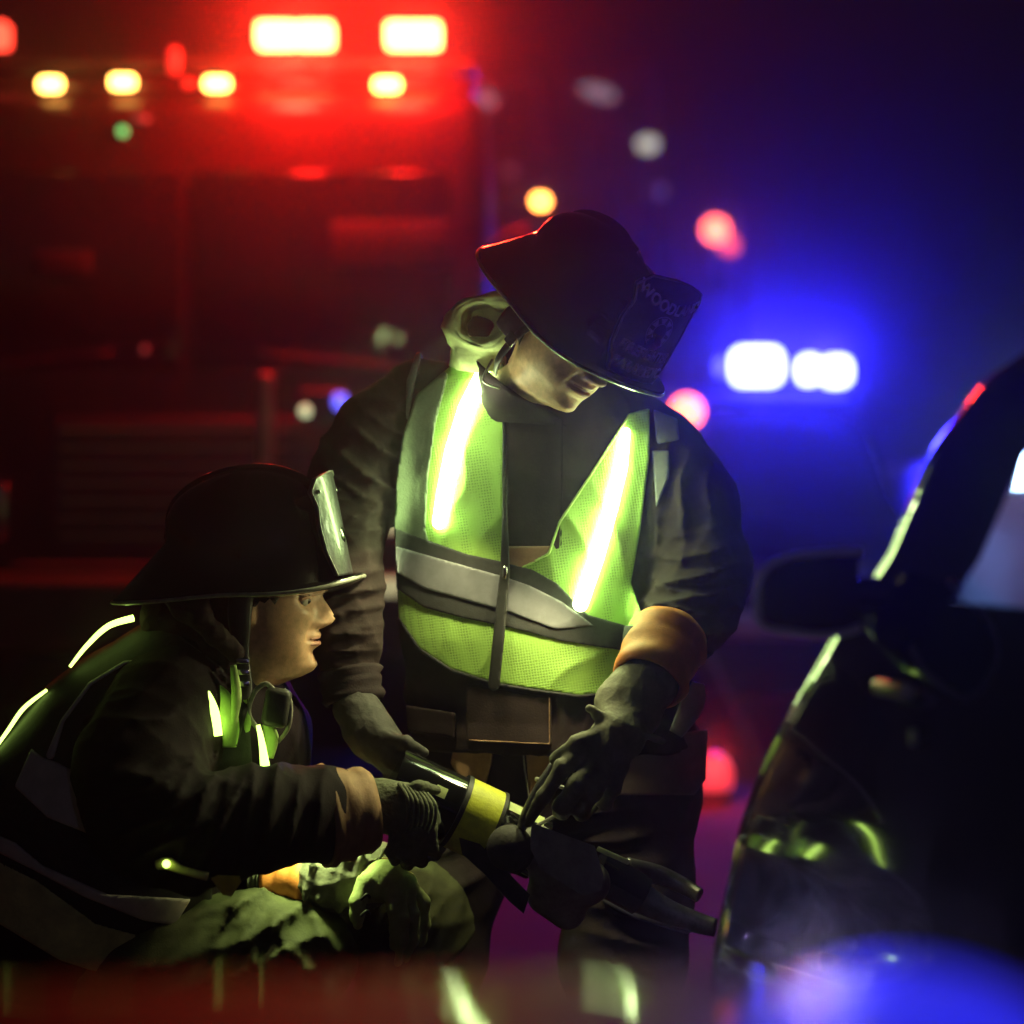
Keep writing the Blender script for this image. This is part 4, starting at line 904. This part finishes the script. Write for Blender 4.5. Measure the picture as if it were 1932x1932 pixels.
# skirt of the coat and the flap on the right
flap = tube('sleeve_flap', [(P(1318, 1288, 3.97), .010), (P(1306, 1330, 3.97), .020), (P(1275, 1385, 3.97), .012)], M['tape'], ps, flat=.25)
# cuff and gloves
def cuff(name, a, b, ra, rb, mat, parent, label=None, th=.006, seams=2):
    a = Vector(a); b = Vector(b); d = (b-a).normalized(); s = d.cross(Vector((0, 1, 0))).normalized(); t = s.cross(d).normalized()
    rg = []
    for j in range(9):
        f = j/8; r = ra+(rb-ra)*f+(.0025 if j in (1, 7) else 0)+.002*math.sin(j*2.2)
        rg.append((a+(b-a)*f, s*r, t*r))
    return collar(name, rg, mat, parent, th=th, wob=.0012, label=label)
cuff('sleeve_trim', P(1262, 1200, 3.94), P(1222, 1290, 3.86), .066, .060, M['orange'], ps, label='bright orange band round the sleeve end')
cuff('sleeve_trim', P(658, 1262, 3.98), P(668, 1325, 3.97), .052, .050, M['trouser'], ps, label='dim grey band round the sleeve end')
def glove(name, palm, fingers, mat, parent, h=.003, cuffpts=None, label=None, extra=()):
    pts = [p for p, r in palm]+[p for f in fingers for p, r in f]+([p for p, r in cuffpts] if cuffpts else [])
    A = np.array(pts); f = Field(A.min(0)-.08, A.max(0)+.08, h)
    f.chain(palm, k=.02, sq=None)
    if cuffpts: f.chain(cuffpts, k=.02)
    g0 = f.F.copy()
    for fg in fingers:
        f.chain(fg, k=.008)
    for p, q, r in extra: f.cap(p, q, r, r, .006)
    f.wrinkle(.0035, 38, len(name)+len(pts))
    return f.mesh(name, mat, parent, label)
def fing(pts, r0=13, r1=10): return [C(u, v, y, r0+(r1-r0)*i/(len(pts)-1)) for i, (u, v, y) in enumerate(pts)]
glove('glove', [C(1195, 1350, 3.84, 50), C(1165, 1390, 3.80, 47), C(1125, 1430, 3.78, 40)],
      [fing([(1105, 1415, 3.77), (1062, 1448, 3.75), (1028, 1500, 3.75), (996, 1552, 3.79)], 20, 12),
       fing([(1125, 1440, 3.76), (1088, 1482, 3.73), (1062, 1520, 3.76), (1060, 1530, 3.81), (1080, 1520, 3.85)], 20, 15),
       fing([(1145, 1452, 3.77), (1120, 1494, 3.74), (1098, 1526, 3.77), (1098, 1534, 3.82), (1118, 1518, 3.86)], 20, 15),
       fing([(1172, 1445, 3.79), (1155, 1486, 3.77), (1140, 1514, 3.80), (1145, 1512, 3.85)], 18, 14),
       fing([(1135, 1385, 3.78), (1088, 1402, 3.76), (1048, 1432, 3.78)], 19, 13)],
      M['glove'], ps, cuffpts=[C(1222, 1285, 3.87, 62), C(1180, 1330, 3.85, 60)],
      extra=[(tuple(P(1112, 1338, 3.79)), tuple(P(1190, 1375, 3.775)), .007), (tuple(P(1190, 1375, 3.775)), tuple(P(1250, 1400, 3.80)), .006), (tuple(P(1120, 1352, 3.79)), tuple(P(1200, 1395, 3.78)), .005)],
      label='grey-green leather work glove with gathered wrist')
glove('glove', [C(672, 1335, 3.95, 46), C(700, 1385, 3.92, 44), C(740, 1425, 3.9, 38)],
      [fing([(760, 1425, 3.88), (800, 1445, 3.87), (835, 1470, 3.90)], 15, 11), fing([(755, 1445, 3.88), (795, 1470, 3.86), (825, 1495, 3.89)], 15, 11), fing([(748, 1462, 3.89), (780, 1490, 3.87), (805, 1510, 3.9)], 14, 11), fing([(735, 1470, 3.9), (755, 1500, 3.88), (775, 1515, 3.9)], 13, 10), fing([(725, 1390, 3.89), (765, 1400, 3.87), (800, 1420, 3.89)], 15, 11)],
      M['glove_dark'], ps, label='dark glove in the shade')  # darker copy of the glove leather, shade put into the colour

# ------------------------------------------------------------------ the kneeling firefighter
pk = empty('person', (-.55, 3.95, 0), 'firefighter crouching on the left in profile, in dark vest with glowing back edge strips', 'firefighter')
K = Field((-1.15, 3.5, .40), (.02, 4.36, 1.14), .0055)
K.chain([C(165, 1720, 4.0, 225), C(205, 1560, 4.0, 242), C(290, 1435, 3.99, 222), C(372, 1318, 3.98, 150)], k=.05, sq=(1, 1.08))
K.chain([C(372, 1318, 3.98, 140), C(455, 1400, 3.98, 120), C(470, 1480, 3.99, 110)], k=.06, sq=(1, 1.2))
K.F[:, :, 0] = .1
kt = Field(K.lo, (.02, 4.36, 1.14), .0055); kt.F = K.F.copy()
K.chain([C(318, 1345, 3.84, 115), C(262, 1450, 3.74, 122), C(285, 1540, 3.68, 112), C(370, 1570, 3.67, 105), C(480, 1545, 3.70, 95), C(590, 1535, 3.76, 85), C(640, 1530, 3.79, 80)], k=.04)
K.chain([C(440, 1400, 4.18, 90), C(470, 1530, 4.16, 82), C(480, 1630, 4.06, 66), C(545, 1655, 4.0, 40)], k=.03)
for q in ((300, 1560, 3.60, 110, .6, 1, 144, 0.0160, 41), (420, 1560, 3.6, 100, 1, .3, 152, 0.0176, 42), (520, 1540, 3.65, 90, 1, .1, 184, 0.0160, 43), (280, 1400, 3.66, 100, .3, 1, 120, 0.0128, 44), (440, 1450, 3.8, 70, 1, .3, 176, 0.0160, 45)): crs(K, *q)
K.wrinkle(.011, 10, 11)
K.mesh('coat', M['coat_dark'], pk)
KF = frame((1, -.05, .0), (0, 0, 1))
KO = P(486, 1276, 3.93)
kb = head('body', KO, KF, pk, neck_dir=Vector((-.09, .02, .0)))
hair(KO, KF, pk)
KHF = frame((1, -.16, .02), (-.02, -.03, 1))
hk, KL = helmet(P(487, 1109, 3.93), KHF, 'black fire helmet in side view on the crouching firefighter, its front shield lit green', ())
# collar, ear flaps, chin strap
Cn = Field((-.72, 3.78, .84), (-.36, 4.16, 1.10), .004)
Cn.chain([C(365, 1290, 3.97, 85), C(395, 1220, 3.95, 78), C(405, 1165, 3.94, 72)], k=.03)
Cn.chain([C(320, 1150, 3.92, 30), C(300, 1165, 3.92, 34), C(340, 1185, 3.90, 40)], k=.02)
Cn.chain([C(420, 1230, 3.88, 50), C(432, 1262, 3.88, 32)], k=.02)
Cn.wrinkle(.007, 24, 2); Cn.mesh('collar', M['coat'], pk, 'stand-up coat collar wrapped round the neck')
Fl = Field((-.60, 3.74, .90), (-.38, 3.94, 1.10), .003)
Fl.chain([C(372, 1120, 3.85, 26), C(378, 1165, 3.83, 22), C(410, 1200, 3.83, 20), C(445, 1232, 3.84, 20)], k=.012)
Fl.chain([C(320, 1115, 3.86, 24), C(345, 1150, 3.85, 20), C(375, 1175, 3.84, 16)], k=.012); Fl.wrinkle(.005, 45, 5)
Fl.mesh('ear_flap', M['coat'], hk)
tube('chin_strap', [(KL(-.005, -.085, .0), .020), (P(452, 1170, 3.845), .019), (P(456, 1235, 3.85), .012), (P(462, 1300, 3.84), .012), (P(452, 1350, 3.82), .010), (P(437, 1405, 3.80), .009)], M['black_rubber'], hk, flat=.35)
for v in (1247, 1268, 1290):
    MB().box(P(458, v, 3.832), (.022, .006, .010), bev=.002).build('buckle', M['steel'], hk)
# radio microphone hanging on the chest
t = empty('radio_microphone', P(520, 1340, 3.82), 'small dark shoulder microphone clipped below the crouching firefighter\'s chin', 'microphone')
MB().box(P(522, 1335, 3.82), (.042, .03, .062), bev=.01, rot=Matrix.Rotation(.15, 3, 'Y')).build('housing', M['mic'], t)
tube('cable', [(P(515, 1300, 3.82), .004), (P(500, 1290, 3.83), .004), (P(478, 1310, 3.83), .004), (P(470, 1350, 3.83), .004), (P(500, 1390, 3.84), .004)], M['rim'], t, n=8)
tube('cable', [(P(535, 1300, 3.82), .0035), (P(548, 1325, 3.82), .0035), (P(545, 1370, 3.82), .0035), (P(525, 1400, 3.84), .003)], M['rim'], t, n=8)
# vest
patch('vest_panel', kt, .008, 3.6, 4.1, M['lime_dim'] if 'lime_dim' in M else M['neon_plain'], pk, h=.004, poly=[(-60, 1600), (0, 1625), (68, 1660), (180, 1742), (289, 1773), (262, 1812), (244, 1836), (190, 1836), (113, 1812), (0, 1744), (-60, 1700)], label='lime lower edge of the vest, in shade')
patch('vest_panel', kt, .007, 3.6, 4.1, M['vest_black'], pk, h=.004, poly=[(-60, 1420), (30, 1330), (110, 1250), (190, 1180), (300, 1170), (420, 1260), (470, 1350), (480, 1500), (400, 1600), (400, 1720), (300, 1775), (180, 1745), (68, 1662), (-60, 1610)], label='dark upper back of the vest')
patch('vest_piping', kt, .012, 3.6, 4.1, M['tape_pale'], pk, path=[(95, 1425), (118, 1360), (170, 1290), (235, 1250), (300, 1245), (345, 1280), (365, 1330)], wds=[8, 4, 4, 3.5, 3.5, 3.5, 3], h=.003)
for pl in ([(59, 1412), (82, 1430), (108, 1438), (135, 1453), (217, 1529), (181, 1579), (90, 1543), (27, 1484)], [(239, 1556), (302, 1611), (330, 1660), (289, 1650), (212, 1597)], [(-40, 1560), (30, 1590), (81, 1633), (203, 1687), (361, 1696), (330, 1746), (271, 1737), (158, 1692), (60, 1640), (-40, 1590)]):
    patch('reflective_tape', kt, .012, 3.6, 4.1, M['tape_pale'], pk, poly=pl, h=.004)
# lit strips along the back
def ribbon(name, pts, mat, parent, th=.006, label=None, up=(0, -1, 0)): return tube(name, [(P(u, v, y), w_*y/FP) for u, v, y, w_ in pts], mat, parent, flat=th/(max(p[3] for p in pts)*.00086), up=up, label=label)
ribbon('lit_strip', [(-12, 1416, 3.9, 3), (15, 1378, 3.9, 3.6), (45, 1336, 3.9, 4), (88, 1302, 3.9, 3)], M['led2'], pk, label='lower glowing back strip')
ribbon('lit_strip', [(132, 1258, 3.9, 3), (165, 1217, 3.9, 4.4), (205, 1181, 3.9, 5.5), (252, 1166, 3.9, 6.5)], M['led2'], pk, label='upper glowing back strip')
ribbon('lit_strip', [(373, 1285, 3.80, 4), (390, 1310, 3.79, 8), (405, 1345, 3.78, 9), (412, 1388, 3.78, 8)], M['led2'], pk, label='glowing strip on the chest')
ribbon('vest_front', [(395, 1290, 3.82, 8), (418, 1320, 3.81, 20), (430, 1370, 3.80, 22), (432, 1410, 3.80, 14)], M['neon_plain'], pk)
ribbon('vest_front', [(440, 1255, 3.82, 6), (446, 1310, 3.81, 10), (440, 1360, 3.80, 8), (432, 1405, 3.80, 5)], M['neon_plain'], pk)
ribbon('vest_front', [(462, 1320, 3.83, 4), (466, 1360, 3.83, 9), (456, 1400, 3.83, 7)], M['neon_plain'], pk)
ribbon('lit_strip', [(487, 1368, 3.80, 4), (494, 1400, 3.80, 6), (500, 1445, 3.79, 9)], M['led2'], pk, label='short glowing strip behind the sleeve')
ribbon('vest_front', [(500, 1365, 3.83, 6), (512, 1390, 3.83, 14), (508, 1430, 3.83, 8)], M['neon_plain'], pk)
# bits on the vest edge
ribbon('belt_tag', [(296, 1632, 3.58, 9), (318, 1630, 3.57, 12), (345, 1642, 3.57, 8), (392, 1654, 3.57, 8)], M['glow_tag'] if 'glow_tag' in M else M['yellow_tag'], pk, label='small yellowish tag catching the light')
MB().ball(P(314, 1630, 3.555), .006).build('tag_stud', M['led2'], pk)  # glowing ball standing in for a glint on the tag
mesh_obj('yellow_tag', [P(u, v, y) for y in (3.60, 3.606) for u, v in ((398, 1657), (412, 1651), (452, 1653), (455, 1664), (436, 1692), (420, 1688))], [(5, 4, 3, 2, 1, 0), (6, 7, 8, 9, 10, 11)]+[(i, (i+1) % 6, 6+(i+1) % 6, 6+i) for i in range(6)], M['yellow_tag'], pk, smooth=False)
link(chest_fill_spot, pk); chest_fill_spot.location = P(585, 1490, 3.91); chest_fill_spot.matrix_parent_inverse = Matrix.Translation(parent_loc(pk)).inverted()
chest_fill_spot.rotation_euler = (P(610, 1700, 3.97)-P(585, 1490, 3.91)).to_track_quat('-Z', 'Y').to_euler()
# legs
Lg = Field((-.95, 3.55, -.02), (.02, 4.45, .62), .007)
Lg.chain([C(170, 1800, 4.02, 190), C(260, 1820, 3.92, 150), C(480, 1795, 3.93, 112), C(575, 1805, 3.94, 95)], k=.04)
Lg.chain([C(575, 1805, 3.94, 92), C(520, 1960, 3.95, 85), C(430, 2200, 4.1, 72)], k=.03)
Lg.chain([C(260, 1790, 4.14, 140), C(520, 1740, 4.12, 110), C(760, 1715, 4.11, 96), C(800, 1720, 4.10, 92)], k=.04)
Lg.chain([C(800, 1722, 4.10, 94), C(760, 1860, 4.1, 90), C(740, 2050, 4.12, 80), C(735, 2240, 4.14, 72)], k=.03)
for q in ((500, 1740, 3.85, 110, .4, 1, 115, .022, 51), (560, 1790, 3.85, 90, 1, -.7, 120, .018, 52), (440, 1760, 3.85, 80, .8, .7, 140, .016, 54), (780, 1720, 4.0, 80, .8, .4, 160, 0.0144, 53)): crs(Lg, *q)
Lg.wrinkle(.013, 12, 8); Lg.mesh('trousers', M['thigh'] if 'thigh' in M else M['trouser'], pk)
for u, v, y, yw in ((735, 2230, 4.14, 1), (420, 2210, 4.12, 1)):
    bx = X(u, y); B = Field((bx-.14, y-.12, -.01), (bx+.26, y+.12, .3), .007)
    B.cap((bx-.01, y, .06), (bx-.01, y, .28), .06, .062, .02); B.cap((bx-.01, y, .045), (bx+.19, y, .042), .048, .044, .04); B.cap((bx-.01, y, .02), (bx+.19, y, .02), .05, .046, .01)
    B.F[:, :, 0:3] = np.maximum(B.F[:, :, 0:3], .01); B.mesh('boot', M['black_rubber'], pk)
# near sleeve end, glove on the tool
cuff('sleeve_trim', P(606, 1542, 3.772), P(700, 1528, 3.80), .080, .064, M['tan'], pk, label='brownish band round the near sleeve end')
glove('glove', [C(730, 1520, 3.80, 45), C(760, 1530, 3.79, 46), C(795, 1545, 3.785, 38)],
      [fing([(770, 1575, 3.76), (765, 1610, 3.78), (770, 1630, 3.83), (790, 1615, 3.9)], 15, 11), fing([(790, 1570, 3.75), (790, 1608, 3.77), (795, 1625, 3.83), (812, 1605, 3.9)], 15, 11), fing([(812, 1562, 3.76), (815, 1596, 3.78), (820, 1612, 3.84), (835, 1595, 3.9)], 14, 11), fing([(745, 1580, 3.77), (738, 1608, 3.79), (745, 1625, 3.84)], 14, 10), fing([(760, 1495, 3.77), (790, 1485, 3.77), (822, 1490, 3.80)], 16, 11)],
      M['knit'], pk, label='knit-backed glove gripping the tool', cuffpts=[C(700, 1520, 3.8, 50), C(735, 1520, 3.8, 44)])
for k in range(7):
    o = 9*k; tube('knit_rib', [(P(752+o, 1478+o*.35, 3.765-.0*k), .0028), (P(768+o, 1505+o*.3, 3.742), .0032), (P(770+o*.9, 1545+o*.2, 3.742), .0032), (P(760+o*.8, 1580, 3.76), .0026)], M['knit'], pk, n=6)
# far arm: bright orange cuff, gathered glove wrist, glove resting on the knee
cuff('sleeve_trim', P(478, 1658, 3.990), P(505, 1660, 3.980), .022, .030, M['glove'], pk)
cuff('sleeve_trim', P(503, 1660, 3.980), P(583, 1662, 3.960), .034, .042, M['orange'], pk, label='bright orange band round the low sleeve end')
G = Field((-.38, 3.80, .46), (-.09, 4.08, .72), .003)
G.chain([C(580, 1660, 3.960, 44), C(620, 1660, 3.950, 55), C(655, 1660, 3.950, 62), C(690, 1650, 3.960, 62), C(720, 1640, 3.980, 52)], k=.02)
for a, b in (((590, 1625), (575, 1695)), ((650, 1600), (600, 1700)), ((690, 1600), (640, 1720)), ((660, 1605), (630, 1690)), ((725, 1605), (668, 1700))): G.cap(tuple(P(*a, 3.905)), tuple(P(*b, 3.90)), .006, .007, .012)
G.wrinkle(.006, 30, 4); G.mesh('glove_cuff', M['glove'], pk, 'gathered green-lit glove wrist')
glove('glove', [C(690, 1672, 3.920, 34), C(725, 1660, 3.910, 38), C(755, 1672, 3.920, 34)],
      [fing([(690, 1665, 3.890), (676, 1700, 3.875), (674, 1728, 3.880), (676, 1745, 3.900)], 19, 11),
       fing([(735, 1680, 3.885), (742, 1715, 3.880), (745, 1755, 3.895), (741, 1785, 3.920)], 15, 9),
       fing([(752, 1685, 3.890), (760, 1730, 3.885), (760, 1775, 3.900), (750, 1815, 3.930)], 15, 9),
       fing([(768, 1680, 3.910), (780, 1725, 3.910), (780, 1770, 3.930), (765, 1810, 3.950)], 14, 9),
       fing([(775, 1665, 3.930), (800, 1700, 3.940), (803, 1745, 3.960), (795, 1780, 3.980)], 13, 9)],
      M['glove_light'] if 'glove_light' in M else M['glove'], pk, label='pale glove drooping over the knee')
for v in (1697, 1728): tube('glove_logo', [(P(681, v, 3.852), .0024), (P(692, v-9, 3.848), .0024), (P(698, v-3, 3.852), .0022)], M['black_rubber'], pk, n=6)

# ------------------------------------------------------------------ the rescue tool held between them
tl = empty('rescue_tool', P(930, 1560, 3.85), 'black hydraulic rescue tool with a yellow band held between the firefighters', 'rescue tool')
def TP(t_, off=0, dy=0):        # along the tool axis, picture units from its left end
    u = 800+t_*.90; v = 1502+t_*.42; return P(u-off*.42, v+off*.90, 3.86+dy+t_*.0001)
axd = (TP(200)-TP(0)).normalized()
MB().cyl(TP(-70), TP(72), .056, n=48).build('barrel', M['gloss_black'], tl)
MB().cyl(TP(70), TP(138), .0600, n=48).build('yellow_band', M['yellow'], tl)
MB().cyl(TP(62), TP(71), .0615, n=48).cyl(TP(137), TP(144), .0615, n=48).build('collar_ring', M['black_rubber'], tl)
MB().cyl(TP(140), TP(240), .052, n=48).build('barrel', M['gloss_black'], tl, label='right half of the barrel')
MB().cyl(TP(232), TP(262), .038, .030, n=32).build('end_cap', M['tool_grey'], tl)
def bent(name, t0, t1, a0, a1, r, mat):
    V = []; F = []; n = 8
    s = axd.cross(Vector((0, 1, 0))).normalized(); tt = s.cross(axd).normalized()
    for k in range(n+1):
        a = a0+(a1-a0)*k/n
        for t_ in (t0, t1): c = TP(t_); c = Vector((c.x, c.y, c.z)); V.append(c+(s*math.cos(a)+tt*math.sin(a))*r)
    for k in range(n): F.append((2*k, 2*k+1, 2*k+3, 2*k+2))
    return mesh_obj(name, V, F, mat, tl)
s_ = axd.cross(Vector((0, 1, 0))).normalized(); sg = 1 if s_.z > 0 else -1
toward = math.pi/2 if (s_.cross(axd).normalized()).y < 0 else -math.pi/2
up_a = 0 if s_.z > 0 else math.pi
def ang(f): return up_a+(toward-up_a)*f if abs(toward-up_a) <= math.pi/2+.01 else up_a+((toward+2*math.pi)-up_a)*f if toward < up_a else up_a+((toward-2*math.pi)-up_a)*f
bent('label_plate', 150, 222, ang(.12), ang(.42), .0527, M['yellow_label'])  # pale plates and stripe painted in as reflections on the barrel
bent('label_plate', 6, 28, ang(.62), ang(.82), .0567, M['yellow_label'])
bent('metal_stripe', 145, 205, ang(1.12), ang(1.2), .0527, M['yellow_label'])
# the figures on the barrel
cu = bpy.data.curves.new('t', 'FONT'); cu.body = '17'; cu.size = .020; cu.extrude = .0004; cu.shear = .2
to = bpy.data.objects.new('t', cu); COL.objects.link(to); dg = bpy.context.evaluated_depsgraph_get(); dg.update(); me = bpy.data.meshes.new_from_object(to.evaluated_get(dg)); bpy.data.objects.remove(to)
for v in me.vertices:
    t_ = 22+v.co.x/.00078; a = ang(.62)-(v.co.y/.05)*(1 if ang(1) > ang(0) else -1); c = TP(t_); tt = s_.cross(axd).normalized(); v.co = c+(s_*math.cos(a)+tt*math.sin(a))*(.0567+v.co.z)
me.materials.append(M['shield_text']); link(bpy.data.objects.new('lettering', me), tl); bpy.data.objects[-1] if False else None
# handle rod, knob, control block, far arms
tube('control_rod', [(P(1045, 1440, 3.80), .006), (P(1015, 1490, 3.79), .008), (P(992, 1540, 3.79), .009), (P(985, 1562, 3.80), .008)], M['steel_dark'] if 'steel_dark' in M else M['steel'], tl)
MB().cyl(P(948, 1592, 3.80), P(985, 1612, 3.82), .036, .034, n=28).ball(P(962, 1600, 3.80), .037, (1, .9, 1)).build('control_knob', M['glove_dark'], tl)
Bk = Field((-.02, 3.68, .50), (.22, 3.98, .76), .004)
Bk.chain([C(1010, 1595, 3.83, 40), C(1060, 1640, 3.83, 46), C(1110, 1665, 3.84, 42)], k=.03); Bk.chain([C(1030, 1690, 3.86, 36), C(1070, 1720, 3.87, 34)], k=.04)
MBk = Bk.mesh('control_block', M['tool_grey'], tl)
mesh_obj('block_cover', [P(u, v, y) for y in (3.785, 3.83) for u, v in ((1003, 1552), (1072, 1578), (1122, 1596), (1138, 1650), (1134, 1680), (1100, 1690), (1020, 1640), (1000, 1600))], [(7, 6, 5, 4, 3, 2, 1, 0), tuple(range(8, 16))]+[(i, (i+1) % 8, 8+(i+1) % 8, 8+i) for i in range(8)], M['tool_grey'], tl, smooth=False)
MB().cyl(P(1125, 1640, 3.87), P(1210, 1690, 3.88), .036, .033, n=32).build('barrel', M['gloss_black'], tl, label='far end of the barrel')
MB().box(P(1157, 1614, 3.835), (.056, .008, .008), rot=Matrix.Rotation(.42, 3, 'Y'), bev=.002).build('metal_clip', M['yellow_label'], tl)
tube('spreader_arm', [(P(1200, 1690, 3.88), .026), (P(1260, 1720, 3.88), .020), (P(1320, 1742, 3.87), .017), (P(1350, 1750, 3.86), .015)], M['steel_dark'] if 'steel_dark' in M else M['steel'], tl, flat=.5)
tube('spreader_arm', [(P(1180, 1640, 3.90), .020), (P(1240, 1650, 3.92), .016), (P(1290, 1672, 3.92), .014), (P(1320, 1690, 3.90), .012)], M['steel_dark'] if 'steel_dark' in M else M['steel'], tl, flat=.5)
mesh_obj('carry_strap', [P(u, v, y) for y in (3.80, 3.806) for u, v in ((866, 1580), (905, 1592), (945, 1632), (1000, 1688), (988, 1724), (960, 1700), (915, 1650), (872, 1612))], [(7, 6, 5, 4, 3, 2, 1, 0), tuple(range(8, 16))]+[(i, (i+1) % 8, 8+(i+1) % 8, 8+i) for i in range(8)], M['glove_dark'], tl, smooth=False)
tube('hose', [(P(1012, 1470, 3.84), .004), (P(1060, 1485, 3.80), .003), (P(1085, 1500, 3.80), .003), (P(1060, 1530, 3.81), .003), (P(1010, 1560, 3.82), .003)], M['rim'], tl, n=8)
